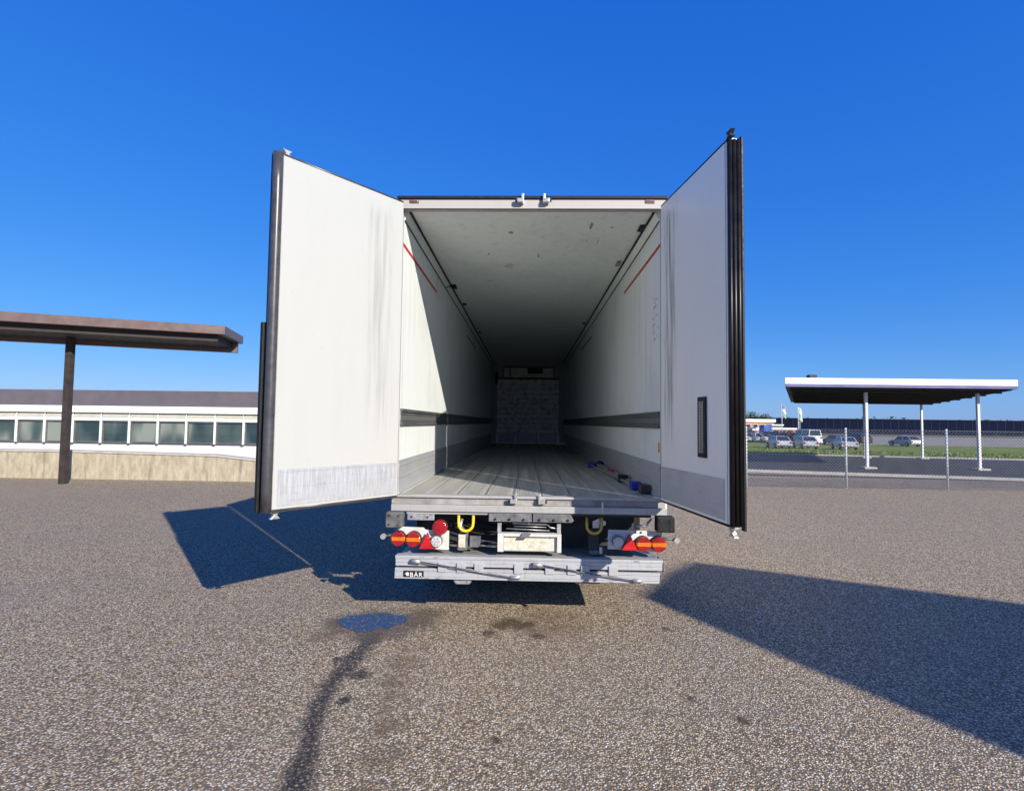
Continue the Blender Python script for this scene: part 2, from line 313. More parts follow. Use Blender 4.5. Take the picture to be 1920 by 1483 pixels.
M['canopyblue'] = simple('canopy_violet_band', (0.10, 0.10, 0.24), 0.4, 0, 0.1, 2)
M['flagwhite'] = simple('flag_cloth_white', (0.6, 0.62, 0.62), 0.8, 0, 0.1, 2); M['flaggreen'] = simple('flag_cloth_green', (0.25, 0.4, 0.3), 0.8, 0, 0.1, 2); M['flagblue'] = simple('flag_cloth_blue', (0.2, 0.24, 0.36), 0.8, 0, 0.1, 2)
M['bark'] = simple('tree_bark', (0.10, 0.08, 0.06), 0.9, 0, 0.3, 3)
M['leaf'] = simple('tree_leaf', (0.055, 0.085, 0.03), 0.7, 0, 0.6, 0.6); M['leafdark'] = simple('conifer_leaf', (0.03, 0.05, 0.028), 0.7, 0, 0.5, 0.8)
M['wire'] = simple('galvanised_wire', (0.20, 0.21, 0.22), 0.5, 0.5, 0.2, 3)
M['casterroof'] = simple('shadow_caster_roof', (0.06, 0.06, 0.06), 0.9, 0, 0.3, 1); M['brick'] = simple('shadow_caster_wall', (0.30, 0.18, 0.13), 0.85, 0, 0.2, 2)  # roof and wall colours of the added off-view shadow caster
# puddle: water sheet with stones showing through
a = NM('puddle_water', 0.04, 0, (0.02, 0.02, 0.02), 1.0)
v = a.vor(a.tc.outputs['Object'], 72); nz = a.noise(a.coord(), 16, 5, 0.7); cell = a.sep(v.outputs['Color'])
k = a.math('ADD', a.math('MULTIPLY', cell[0], 0.6), a.math('MULTIPLY', nz, 0.8))
k = a.math('MULTIPLY', a.mr(k, 0.86, 0.70), a.mr(a.tc.outputs['UV'], 0.0, 1.0) if False else 1.0)
tr = a.n('ShaderNodeBsdfTransparent'); ms = a.n('ShaderNodeMixShader'); out = a.t.nodes['Material Output']
a.b.inputs['Alpha'].default_value = 1
uvs = a.sep(a.tc.outputs['UV']); edge = a.mr(uvs[0], 1.0, 0.45)
k2 = a.math('MULTIPLY', k, a.mr(a.math('ADD', edge, nz), 0.55, 0.95))
a.l(k2, ms.inputs[0]); a.l(tr.outputs[0], ms.inputs[1]); a.l(a.b.outputs[0], ms.inputs[2]); a.l(ms.outputs[0], out.inputs['Surface'])
a.b.inputs['IOR'].default_value = 1.6; a.b.inputs['Base Color'].default_value = (0.03, 0.045, 0.09, 1); M['puddle'] = a.m

# ------------------------------------------------------------------ mesh builder
class MB:
    def __init__(s): s.v = []; s.f = []; s.T = Matrix.Identity(4); s.uv = {}; s.smooth = []
    def add(s, vs, fs, uvs=None, smooth=False):
        b = len(s.v)
        for i, p in enumerate(vs):
            s.v.append(tuple(s.T @ Vector(p)))
            if uvs: s.uv[b+i] = uvs[i]
            else: s.uv[b+i] = (p[0], p[2])
        for f in fs: s.f.append([b+i for i in f]); s.smooth.append(smooth)
        return s
    def box(s, x0, x1, y0, y1, z0, z1):
        x0, x1 = min(x0, x1), max(x0, x1); y0, y1 = min(y0, y1), max(y0, y1); z0, z1 = min(z0, z1), max(z0, z1)
        vs = [(x0, y0, z0), (x1, y0, z0), (x1, y1, z0), (x0, y1, z0), (x0, y0, z1), (x1, y0, z1), (x1, y1, z1), (x0, y1, z1)]
        return s.add(vs, [(0, 3, 2, 1), (4, 5, 6, 7), (0, 1, 5, 4), (1, 2, 6, 5), (2, 3, 7, 6), (3, 0, 4, 7)])
    def prism(s, poly, a, b, axis='y'):
        """poly: 2D points ccw; extruded from a to b along axis. y: (x,z); x: (y,z); z: (x,y)"""
        def P(p, t): return {'y': (p[0], t, p[1]), 'x': (t, p[0], p[1]), 'z': (p[0], p[1], t)}[axis]
        n = len(poly); vs = [P(p, a) for p in poly]+[P(p, b) for p in poly]
        fs = [[(i, (i+1) % n, n+(i+1) % n, n+i)[k] for k in range(4)] for i in range(n)]
        fs += [list(range(n))[::-1], [n+i for i in range(n)]]
        return s.add(vs, fs)
    def tube(s, pts, r, n=10, cap=True, smooth=True):
        pts = [Vector(p) for p in pts]; rs = r if isinstance(r, (list, tuple)) else [r]*len(pts)
        vs = []; prev = None
        for i, p in enumerate(pts):
            t = (pts[min(i+1, len(pts)-1)]-pts[max(i-1, 0)]).normalized()
            if prev is None:
                u = t.cross(Vector((0, 0, 1)))
                if u.length < 1e-3: u = t.cross(Vector((0, 1, 0)))
            else: u = prev-t*prev.dot(t)
            u.normalize(); prev = u; w_ = t.cross(u)
            for k in range(n):
                a_ = 2*math.pi*k/n; vs.append(p+(u*math.cos(a_)+w_*math.sin(a_))*rs[i])
        fs = []
        for i in range(len(pts)-1):
            for k in range(n): fs.append((i*n+k, i*n+(k+1) % n, (i+1)*n+(k+1) % n, (i+1)*n+k))
        s.add([tuple(p) for p in vs], fs, smooth=smooth)
        if cap:
            b = len(s.v)-len(vs); s.f.append([b+k for k in range(n)][::-1]); s.smooth.append(False)
            s.f.append([b+(len(pts)-1)*n+k for k in range(n)]); s.smooth.append(False)
        return s
    def build(s, name, mat, parent=None, bevel=0.0, seg=2, fix=True, origin=None, **props):
        root = Vector((0, 0, 0))
        if origin is not None: root = Vector(origin)
        elif parent is not None:
            p = parent
            while p is not None: root = root + Vector(p.location); p = p.parent
        me = bpy.data.meshes.new(name); me.from_pydata([tuple(Vector(v)-root) for v in s.v], [], s.f); 
        if fix:
            bm = bmesh.new(); bm.from_mesh(me); bmesh.ops.recalc_face_normals(bm, faces=bm.faces); bm.to_mesh(me); bm.free()
        ul = me.uv_layers.new(name='UVMap')
        for lp in me.loops: ul.data[lp.index].uv = s.uv.get(lp.vertex_index, (0, 0))
        for i, p in enumerate(me.polygons): p.use_smooth = s.smooth[i] if i < len(s.smooth) else False
        me.materials.append(mat); o = bpy.data.objects.new(name, me); COL.objects.link(o)
        if parent is not None: o.parent = parent
        if origin is not None: o.location = root
        if bevel:
            b = o.modifiers.new('bevel', 'BEVEL'); b.width = bevel; b.segments = seg; b.limit_method = 'ANGLE'; b.harden_normals = False
        for k_, v_ in props.items(): o[k_] = v_
        return o
def B(*a): return MB().box(*a)
def empty(name, loc, label, cat, group=None, rz=0):
    o = bpy.data.objects.new(name, None); COL.objects.link(o); o.location = loc; o.rotation_euler.z = rz
    o.empty_display_size = 0.2; o['label'] = label; o['category'] = cat
    if group: o['group'] = group
    return o
def tag(o, label, cat, group=None):
    o['label'] = label; o['category'] = cat
    if group: o['group'] = group
    return o
def dup(o, parent=None, loc=None, rz=None, label=None):
    c = o.copy(); COL.objects.link(c)
    if parent is not None: c.parent = parent
    if loc is not None: c.location = loc
    if rz is not None: c.rotation_euler.z = rz
    if label: c['label'] = label
    for ch in list(o.children): dup(ch, c)
    return c

# ------------------------------------------------------------------ terrain
def hgt(y): return 0.0 if y < 18 else (-0.8*(y-18)/42 if y < 60 else -0.8)
def sheet(name, near, far, off, mat, nx=14, ny=24, kind='structure', curve=0.0):
    """near=((x,y),(x,y)), far=((x,y),(x,y)) draped on the terrain"""
    mb = MB(); vs = []; fs = []
    for j in range(ny+1):
        t = j/ny
        for i in range(nx+1):
            s_ = i/nx
            a0 = Vector(near[0]).lerp(Vector(near[1]), s_); b0 = Vector(far[0]).lerp(Vector(far[1]), s_)
            p = a0.lerp(b0, t); vs.append((p.x, p.y, hgt(p.y)+off))
    for j in range(ny):
        for i in range(nx):
            k = j*(nx+1)+i; fs.append((k, k+1, k+nx+2, k+nx+1))
    return mb.add(vs, fs).build(name, mat, None, kind=kind)
g = MB(); ys = [-200, 17.99, 18.0, 24, 30, 36, 42, 48, 54, 60, 200, 1500]
for y0, y1 in zip(ys[:-1], ys[1:]):
    g.add([(-1500, y0, hgt(y0)-0.03), (1500, y0, hgt(y0)-0.03), (1500, y1, hgt(y1)-0.03), (-1500, y1, hgt(y1)-0.03)], [(0, 1, 2, 3)])
g.build('ground', M['field'], kind='structure')
# the yard: one sheet of chip-seal, denser near the camera
B0 = MB().add([(-60, -60, 0), (60, -60, 0), (60, 18, 0), (-60, 18, 0)], [(0, 1, 2, 3)]); yard = B0.build('yard_pavement', M['ground'], kind='structure')
# road, kerbs, verge, parking area beyond the fence
sheet('access_road', ((3, 18.9), (75, 1.0)), ((3, 42), (75, 19)), 0.02, M['asphalt'], 30, 30)
sheet('shadow_strip', ((3, 15.9), (40, 12.5)), ((3, 16.6), (40, 13.2)), 0.004, M['patch'])  # dark sheet laid on the yard, stands in for a cast shadow
def kerb(name, a, b, wd, h0, h1, seg=40):
    mb = MB(); a = Vector(a); b = Vector(b); d = (b-a).normalized(); n_ = Vector((-d.y, d.x))
    for i in range(seg):
        p = a.lerp(b, i/seg); q = a.lerp(b, (i+1)/seg)-d*0.012
        vs = []
        for pt in (p, q):
            for o_ in (0, wd):
                e = pt+n_*o_
                for hh in (h0, h1): vs.append((e.x, e.y, hgt(e.y)+hh))
        mb.add(vs, [(0, 1, 5, 4), (2, 6, 7, 3), (1, 3, 7, 5), (0, 4, 6, 2), (0, 2, 3, 1), (4, 5, 7, 6)])
    o = mb.build(name, M['kerb'], None, kind='structure'); return o
kerb('near_kerb', (3, 18.5), (75, 0.6), 0.3, -0.03, 0.09)
kerb('far_kerb', (3, 42), (75, 19), 0.35, -0.03, 0.12)
sheet('grass_verge', ((3, 42.3), (120, 5)), ((3, 84), (120, 66)), 0.05, M['grass'], 30, 30)
sheet('parking_ground', ((3, 84), (120, 66)), ((3, 150), (160, 150)), 0.055, M['gravel'], 10, 10)
# grass tufts
tb = MB()
for i in range(9000):
    x = random.uniform(13, 60); t = random.random()**1.6; y = 42.6-(x-3)*(37.3/117)+t*16; z = hgt(y)+0.05; h_ = random.uniform(0.05, 0.2); a_ = random.uniform(0, math.pi); dx, dy = math.cos(a_)*0.05, math.sin(a_)*0.05
    tb.add([(x-dx, y-dy, z), (x+dx, y+dy, z), (x+random.uniform(-.05, .05), y, z+h_)], [(0, 1, 2)])
tb.build('grass_tufts', M['blade'], None, fix=False, kind='stuff')
# puddle: flat water film, irregular outline, UV.x = 0 centre .. 1 rim
pv = [(-1.45, 0.03, 0.004)]; pu = [(0, 0)]; pf = []; n_ = 72
for k in range(n_):
    a_ = 2*math.pi*k/n_; nn = mnoise.noise(Vector((math.cos(a_)*1.7, math.sin(a_)*1.7, 3.3)))
    rx, ry = 0.41+0.12*nn, 0.23+0.08*nn
    x = -1.45+rx*math.cos(a_); y = 0.03+ry*math.sin(a_)
    if -2.2 < a_-math.pi*1.5+1.0 < 2.2 and abs(a_-4.6) < 0.45: y -= 0.16*(1-abs(a_-4.6)/0.45)
    pv.append((x, y, 0.004)); pu.append((1, 0)); pf.append((0, 1+k, 1+(k+1) % n_))
MB().add(pv, pf, pu).build('puddle', M['puddle'], None, kind='structure')

# ------------------------------------------------------------------ the semi-trailer
H = 3.90; F = 1.17; L = 13.31
T = empty('semi_trailer', (0, 6.6, 0), 'white refrigerated semi-trailer seen from behind with both rear doors swung open', 'trailer')
for s in (-1, 1):
    wl = B(s*1.23, s*1.28, 0.03, L+.06, F-.1, 3.90).build('side_wall', M['wall'], T)
    B(s*1.2805, s*1.30, 0.07, L+.1, F-.1, 3.985).build('outer_skin', M['outer'], wl)
    # scuff rail: two lips and a slotted face
    rl = MB().box(s*1.229, s*1.205, 0.04, L-.02, 1.955, 1.985).box(s*1.229, s*1.205, 0.04, L-.02, 1.825, 1.85).box(s*1.229, s*1.214, 0.04, L-.02, 1.925, 1.945).box(s*1.229, s*1.214, 0.04, L-.02, 1.86, 1.88)
    rl.build('scuff_rail', M['rail'], wl, 0.003)
    B(s*1.2285, s*1.219, 0.04, L-.02, 1.851, 1.954).build('slotted_face', M['slots'], wl)
    kp = B(s*1.2285, s*1.222, 0.02, L-.02, F+.003, 1.495).build('kick_plate', M['kick'], wl)
    MB().box(s*1.2215, s*1.216, 0.02, L-.03, 1.44, 1.452).box(s*1.2215, s*1.216, 0.02, L-.03, 1.33, 1.34).box(s*1.2215, s*1.214, 0.02, L-.03, 1.185, 1.2).build('rub_strip', M['kick'], wl)
    # ceiling cove: pale angle strip between two dark joints
    MB().prism([(s*1.2295, 3.80), (s*1.2295, 3.812), (s*1.222, 3.812), (s*1.222, 3.80)], 0.05, L-.02).build('corner_joint', M['black'], wl)
    MB().prism([(s*1.2295, 3.814), (s*1.2295, 3.896), (s*1.185, 3.896)], 0.05, L-.02).build('corner_cove', M['ceil'], wl)
    MB().prism([(s*1.184, 3.8965), (s*1.184, 3.886), (s*1.165, 3.886), (s*1.165, 3.8965)], 0.05, L-.02).build('ceiling_joint', M['black'], wl)
    for (y0, y1) in ((0.02, 1.92), (5.45, 7.3)):
        B(s*1.2295, s*1.2275, y0, y1, 3.55, 3.585).build('red_stripe', M['red'], wl)
# wall joints and marks on the right-hand wall
rw = [o for o in T.children if o.name.startswith('side_wall')][1]
mk = MB()
random.seed(3)
for row in range(6):
    for k in range(7):
        
        if random.random() < .4: continue
        y = 0.12+k*0.033+random.uniform(-.014, .014); z = 3.08-row*0.075+random.uniform(-.02, .02)
        for q in range(2):
            a_ = random.uniform(0, math.pi); dy, dz = math.cos(a_)*0.012, math.sin(a_)*0.016
            y2, z2 = y+random.uniform(-.008, .008), z+random.uniform(-.01, .01)
            mk.box(1.2292, 1.2284, y2-abs(dy)/2, y2+abs(dy)/2+.002, z2-abs(dz)/2, z2+abs(dz)/2+.002)
mk.build('pencil_tally_marks', M['pencil'], rw, kind='stuff')
MB().box(1.2295, 1.2285, 0.05, 0.115, 1.60, 1.69).build('orange_sticker', M['orange'], rw)
B(-1.30, 1.30, 0.02, L+.1, 3.99, 4.03).build('roof', M['outer'], T)
ce = B(-1.2285, 1.2285, 0.05, L+.05, 3.90, 3.985).build('ceiling', M['ceil'], T)
for i in range(5):
    pass
gm = B(1.115, 1.185-.01, 0.38, 0.56, 3.885, 3.899).build('roof_lamp', M['black'], ce, 0.01)
gm = B(1.09, 1.14, 1.60, 1.82, 3.887, 3.899).build('roof_vent', M['recess'], ce, 0.008)
gl = B(-1.16, -1.10, 2.80, 2.98, 3.87, 3.899).build('roof_socket', M['black'], ce, 0.006)
MB().tube([(-1.16, 2.88, 3.88), (-1.19, 2.75, 3.86), (-1.21, 2.62, 3.80)], 0.006, 6).build('socket_cable', M['black'], ce)
for (x, y) in ((-1.12, 4.1), (-1.11, 7.0), (1.12, 5.8)): B(x-.03, x+.03, y-.05, y+.05, 3.885, 3.899).build('roof_clip', M['darksteel'], ce)
sm = MB(); random.seed(12)     # dark scrape marks on the ceiling
for (x, y, w_, l_) in ((-.22, .62, .06, .04), (.62, .42, .03, .12), (.84, .46, .04, .02), (.62, .86, .01, .03), (.75, .9, .01, .1), (.1, 1.4, .02, .08), (-.5, 1.35, .02, .05), (.72, .78, .07, .006)):
    n2 = 9; vs = [(x, y, 3.8985)]; 
    for k in range(n2):
        a_ = 2*math.pi*k/n2; rr = random.uniform(.6, 1.2); vs.append((x+math.cos(a_)*w_*rr*.6, y+math.sin(a_)*l_*rr, 3.8985))
    sm.add(vs, [(0, 1+k, 1+(k+1) % n2) for k in range(n2)])
sm.build('scrape_marks', M['recess'], ce, kind='stuff')
# floor panels
fp0 = None
for i in range(9):
    x0 = -1.214+i*0.2698
    if fp0 is None: fp0 = MB().prism([(x0+.0015, F-.03), (x0+.0015+.2668, F-.03), (x0+.0015+.2668, F-.003), (x0+.2653, F), (x0+.003, F), (x0+.0015, F-.003)], 0.0, L-.05).build('floor_panel', M['floor'], T)
    else: o = dup(fp0, T); o.location.x = i*0.2698
B(-1.2, 1.2, 0.07, L, F-.10, F-.032).build('floor_bed', M['darksteel'], T)
# seam caps on some floor joints
for i in (1, 2, 3, 4, 5, 6, 7, 8):
    x = -1.214+i*0.2698; B(x-.009, x+.009, 0.07, L-.05, F, F+.004).build('seam_strip', M['zinc'], T)
# front wall, cooling unit and bulkhead
fw = B(-1.2285, 1.2285, L, L+.06, F, 3.899).build('front_wall', M['frontwall'], T)
MB().box(-.86, .89, L-.04, L-.002, 3.74, 3.78).box(-.86, .89, L-.04, L-.002, 3.385, 3.41).box(-.86, -.83, L-.04, L-.002, 3.41, 3.74).box(.86, .89, L-.04, L-.002, 3.41, 3.74).box(-.63, -.6, L-.04, L-.002, 3.41, 3.74).build('evaporator_frame', M['darksteel'], fw)
MB().box(-.83, -.63, L-.02, L-.002, 3.41, 3.74).box(-.60, .86, L-.02, L-.002, 3.41, 3.74).build('evaporator_panel', M['glassy'], fw)
B(-.03, .5, L-.1, L-.02, 3.54, 3.74).build('fan_box', M['black'], fw, 0.01)
B(-1.13, -1.03, L-.05, L-.002, 3.18, 3.6).build('air_duct', M['black'], fw)
bh = MB().box(-1.05, 1.05, L-.13, L-.06, 3.345, 3.385).build('bulkhead', M['darksteel'], T)
for k in range(11):
    z0 = 1.515+k*0.1663; xo = random.uniform(-.014, .014)
    B(-1.045+xo, 1.045+xo, L-.125-random.uniform(0, .012), L-.07, z0, z0+.150).build('board', M['board'], bh)
for x in (-1.03, -.42, .37, 1.03): B(x-.045, x+.045, L-.12, L-.065, F+.003, 1.51).build('bulkhead_foot', M['board'], bh)
for x in (-.43, .37): B(x-.05, x+.05, L-.15, L-.137, 1.52, 3.34).build('bulkhead_strap', M['board'], bh)
for (x0, x1) in ((-.965, -.485), (-.355, .305), (.435, .965)): B(x0, x1, L-.045, L-.01, F+.01, 1.50).build('duct_panel', M['bluegrey'], bh)
# rear header
hd = MB().box(-1.27, 1.27, -0.03, 0.045, 3.893, 3.985).build('rear_header', M['header'], T, 0.004)
B(-1.285, 1.285, -0.045, 0.04, 3.987, 4.018).build('header_seal', M['black'], hd, 0.006)
B(-1.24, 1.24, -0.034, -0.028, 3.888, 3.897).build('header_gasket', M['black'], hd)
for x in (-1.12, 1.12):
    ml = B(x-.036, x+.036, -0.043, -0.03, 3.956, 3.975).build('marker_lamp', simple('faded_marker_lens', (0.22, 0.09, 0.08), .3), hd, 0.004); B(x-.045, x+.045, -0.038, -0.031, 3.948, 3.983).build('lamp_rim', M['greysteel'], ml, 0.003)
def keeper(s_, x, z, par, upd):
    k_ = MB(); k_.box(x-.012, x+.012, -.075, -.03, z-.035*upd, z+.06*upd); k_.box(x-.05*s_, x+.012*s_, -.085, -.045, z-.028, z+.012)
    o = k_.build('lock_keeper', M['zinc'], par, 0.004)
    MB().tube([(x-.055*s_, -.07, z-.02), (x-.055*s_, -.07, z+.014)], 0.014, 8).build('keeper_pin', M['darksteel'], o)
keeper(1, -.085, 3.968, hd, 1); keeper(-1, .12, 3.968, hd, 1)
# rear posts (frames either side)
for s in (-1, 1): B(s*1.2295, s*1.25, -0.012, 0.0295, F-.17, 3.885).build('rear_post', M['header'], T, 0.004)
# sill: upper lip, dark recess, lower band, grey strip
sl = MB().box(-1.25, 1.25, -.045, .06, 1.160, 1.184).build('rear_sill', M['sill'], T, 0.005)
B(-1.26, 1.26, -.02, .06, 1.098, 1.158).build('sill_recess', M['recess'], sl)
B(-1.27, 1.27, -.055, .06, 1.035, 1.096).build('sill_band', M['sill'], sl, 0.004)
MB().box(-1.13, -.35, -.03, .05, 1.008, 1.033).build('sill_strip', M['sill'], sl, 0.002)
MB().box(.36, 1.13, -.03, .05, 1.008, 1.033).build('sill_strip', M['darksteel'], sl, 0.002)
B(-1.12, -.87, -.035, -.012, .95, 1.006).build('bolt_plate', M['steel'], sl, 0.003)
B(.67, .69, -.07, -.056, 1.045, 1.150).build('sill_catch', M['steel'], sl, 0.003)
keeper(1, -.115, 1.15, sl, 1); keeper(-1, .105, 1.15, sl, 1)
MB().tube([(-1.245, -.03, 1.165), (-1.262, -.045, 1.15), (-1.262, -.045, 1.11), (-1.245, -.03, 1.10)], 0.01, 8).build('end_cap', M['steel'], sl)
for i, (x0, x1) in enumerate(((-.36, .035), (.045, .42))):
    pl = MB()
    pts = [(x0, .955), (x1, .955), (x1, 1.03), (x0, 1.03)] if i == 0 else [(x0, .955), (x1-.02, .955), (x1, .975), (x1-.03, 1.03), (x0, 1.03)]
    pl = MB().prism(pts, -.07, -.03).build('buffer_plate', M['greysteel'], T, 0.004)
    for k in range(3):
        x = x0+.06+k*.13; MB().tube([(x, -.082, .978), (x, -.07, .978)], 0.011, 8).build('bolt', M['black'], pl)
for s, x0, x1 in ((-1, -1.305, -1.15), (1, 1.165, 1.325)):
    o = B(x0, x1, -.115, .0, .89, 1.03).build('corner_buffer', M['castiron'] if s < 0 else M['black'], T, 0.012, 3)
    for bx in (x0+.035, x1-.035):
        for bz in (.92, 1.0): MB().tube([(bx, -.122, bz), (bx, -.113, bz)], 0.009, 8).build('bolt', M['darksteel'], o)
for x in (-1.08, -.93): MB().tube([(x, -.045, .98), (x, -.034, .98)], 0.008, 8).build('bolt', M['black'], T)
# yellow pull rings
for x, mt in ((-.575, 'yellow'), (.61, 'yellowdull')):
    pts = [(x-.068, -.02, 1.0), (x-.068, -.03, .93)]+[(x-.068*math.cos(t), -.035, .925-.068*math.sin(t)) for t in [math.pi*k/10 for k in range(1, 10)]]+[(x+.068, -.03, .93), (x+.068, -.02, 1.0)]
    MB().tube(pts, 0.013, 10).build('pull_ring', M[mt], T)
# lamp brackets and lamps
def disc(x, z, r, y0, y1, z_lo=-1, z_hi=1, n=28):
    """part of a round lens between heights z_lo..z_hi (fractions of r), slightly domed"""
    def row(rr): 
        pts = []
        for k in range(n+1):
            t = math.asin(max(-1, min(1, z_lo)))+(math.asin(max(-1, min(1, z_hi)))-math.asin(max(-1, min(1, z_lo))))*k/n
            pts.append((math.cos(t)*rr, math.sin(t)*r*rr/r))
        return pts
    p = row(r); poly = [(x+a_, z+b_) for a_, b_ in p]+[(x-a_, z+b_) for a_, b_ in reversed(p)]
    q = row(r*.80); poly2 = [(x+a_, z+(b_ if False else b_)) for a_, b_ in q]+[(x-a_, z+b_) for a_, b_ in reversed(q)]
    nn = len(poly); mb = MB(); vs = [(a_, y0, b_) for a_, b_ in poly]+[(a_, y1+.006, b_) for a_, b_ in poly]
    # domed front: shrink only horizontally-consistent
    zc = z+(z_lo+z_hi)/2*r
    front = [(x+(a_-x)*.82, y1-.006, zc+(b_-zc)*.9) for a_, b_ in poly]
    vs += front
    fs = [(i, (i+1) % nn, nn+(i+1) % nn, nn+i) for i in range(nn)]+[(nn+i, nn+(i+1) % nn, 2*nn+(i+1) % nn, 2*nn+i) for i in range(nn)]+[[2*nn+i for i in range(nn)], list(range(nn))[::-1]]
    return mb.add(vs, fs)
def combo(x, z, r, par, y=-.06, plain=None):
    h_ = MB().tube([(x, y+.055, z), (x, y+.006, z)], r*1.04, 28).build('tail_lamp', M['black'], par)
    if plain: disc(x, z, r, y+.01, y-.022).build('lens', M[plain], h_); return h_
    disc(x, z, r, y+.01, y-.018, .30, 1).build('red_lens', M['lred'], h_)
    disc(x, z, r, y+.01, y-.02, -.29, .29).build('amber_lens', M['lamber'], h_)
    disc(x, z, r, y+.01, y-.018, -1, -.30).build('red_lens', M['lred'], h_)
    return h_
def tri(x, z0, z1, hw, par, y=-.09):
    o = MB().prism([(x-hw, z0), (x+hw, z0), (x, z1)], y, y+.02).build('triangle_reflector', M['refl'], par, 0.003)
    MB().prism([(x-hw-.006, z0-.006), (x+hw+.006, z0-.006), (x, z1+.010)], y+.0215, y+.035).build('reflector_back', M['lred'], o)
pL = MB().prism([(-1.21, .80), (-1.15, .74), (-.96, .72), (-.96, .69), (-.73, .68), (-.73, .855), (-.95, .86), (-.97, .88), (-1.18, .885), (-1.235, .85)], -.02, -.012).build('lamp_bracket', M['whitepaint'], T)
combo(-1.195, .785, .066, pL); combo(-1.055, .78, .068, pL); combo(-.81, .893, .069, pL, plain='lred')
tri(-.925, .70, .835, .07, pL); 
def round_clear(x, z, r, par):
    o = combo(x, z, r*.86, par, y=-.075, plain='lclear'); 
    MB().tube([(x, -.06, z), (x, -.082, z)], [r, r*.97], 24, cap=False).build('lamp_ring', M['steel'], o)
    for k in range(7):
        a_ = k*math.pi/3; rr = 0 if k == 6 else r*.5
        MB().tube([(x+rr*math.cos(a_), -.104, z+rr*math.sin(a_)), (x+rr*math.cos(a_), -.094, z+rr*math.sin(a_))], r*.14, 8).build('led', M['zinc'], o)
round_clear(-.838, .768, .058, pL)
pR = MB().prism([(.735, .715), (.99, .715), (1.0, .70), (1.22, .70), (1.232, .735), (1.232, .885), (.74, .892)], -.02, -.012).build('lamp_bracket', M['whitepaint'], T)
for x in (.99, 1.04): MB().tube([(x, -.03, .872), (x, -.02, .872)], .008, 8).build('bolt', M['black'], pR)
round_clear(.822, .795, .056, pR); tri(.925, .722, .862, .072, pR); combo(1.052, .775, .068, pR); combo(1.19, .775, .069, pR)
# side marker arms
for s, x, z in ((1, 1.355, .812), (-1, -1.335, .80)):
    o = MB().tube([(s*1.235, -.03, z+.01), (x-s*.01, -.03, z)], 0.011, 8).build('marker_arm', M['greysteel'], T)
    MB().tube([(x, -.07, z), (x, -.03, z)], 0.025, 16).build('marker_knob', M['zinc'], o)
# number plate box, rods above it
nb = MB().box(-.275, -.22, -.10, -.02, .69, .855).box(.265, .305, -.10, -.02, .69, .855).box(-.22, .265, -.06, -.02, .69, .855).box(-.22, .265, -.10, -.06, .83, .855).build('plate_box', M['whitepaint'], T, 0.003)
B(-.215, .26, -.068, -.0605, .70, .828).build('plate_face', M['cream'], nb)
MB().prism([(-.075, .822), (.0, .822), (.03, .862), (-.045, .868)], -.125, -.101).build('plate_slant_piece', M['greysteel'], nb, 0.003)  # small dark slanted piece at the top of the plate box
for x in (-.262, .285): B(x-.018, x+.018, -.055, -.03, .857, .94).build('plate_strut', M['steel'], nb, 0.002)
MB().tube([(-.14, -.02, .935), (.175, -.02, .93)], 0.008, 8).build('cross_rod', M['zinc'], nb)
MB().tube([(-.13, -.01, .905), (.17, -.01, .90)], 0.004, 8).build('cross_rod', M['steel'], nb)
MB().tube([(-.20, -.02, .885), (.20, -.02, .872)], 0.005, 8).build('cross_rod', M['steel'], nb)
MB().tube([(.18, -.02, .925), (.21, -.02, .90), (.265, -.03, .895)], 0.007, 8).build('cross_rod', M['steel'], nb)
# lift arms and rams
ar = MB().box(-.66, -.56, .0, .10, .665, .83).build('lift_arm', M['greysteel'], T, 0.02, 3)
B(-.645, -.58, -.012, .0, .70, .82).build('arm_pad', M['cream'], ar, 0.006)
MB().prism([(-.54, .70), (-.46, .70), (-.44, .74), (-.44, .80), (-.54, .80)], .02, .05).build('arm_gusset', M['greysteel'], ar)
MB().tube([(-.62, .02, .96), (-.63, .0, .90), (-.60, .0, .86)], 0.018, 8).build('arm_hose', M['steel'], ar)
ar = MB().box(.56, .66, .0, .12, .68, .90).build('lift_arm', M['darksteel'], T, 0.015, 3)
MB().tube([(.615, .02, .665), (.615, .02, .70)], [.055, .045], 16).build('arm_foot', M['greysteel'], ar); B(.66, .685, -.02, .02, .67, .73).build('arm_tab', M['steel'], ar)
MB().prism([(.60, .90), (.66, .90), (.72, .93), (.72, .96), (.66, .99), (.60, .96)], .0, .03).build('arm_bracket', M['steel'], ar)
MB().tube([(1.14, .0, 1.0), (1.09, .0, .93), (1.0, .0, .925)], 0.012, 8).build('stay_rod', M['steel'], T)
MB().tube([(-.50, .1, .75), (-.29, .05, .745)], 0.006, 6).build('stay_rod', M['steel'], T)
MB().tube([(-.50, .08, .708), (-.29, .05, .70)], 0.009, 6).build('stay_rod', M['steel'], T)
# hoses sagging under the sill
for i in range(5):
    z0 = .90+.012*i; pts = [(-.80+.05*i+t*1.1/10*(1 if i % 2 else .8), .12+.03*i, z0-.10*math.sin(math.pi*t/10)) for t in range(11)]
    MB().tube(pts, 0.009, 6).build('air_hose', M['black'], T)
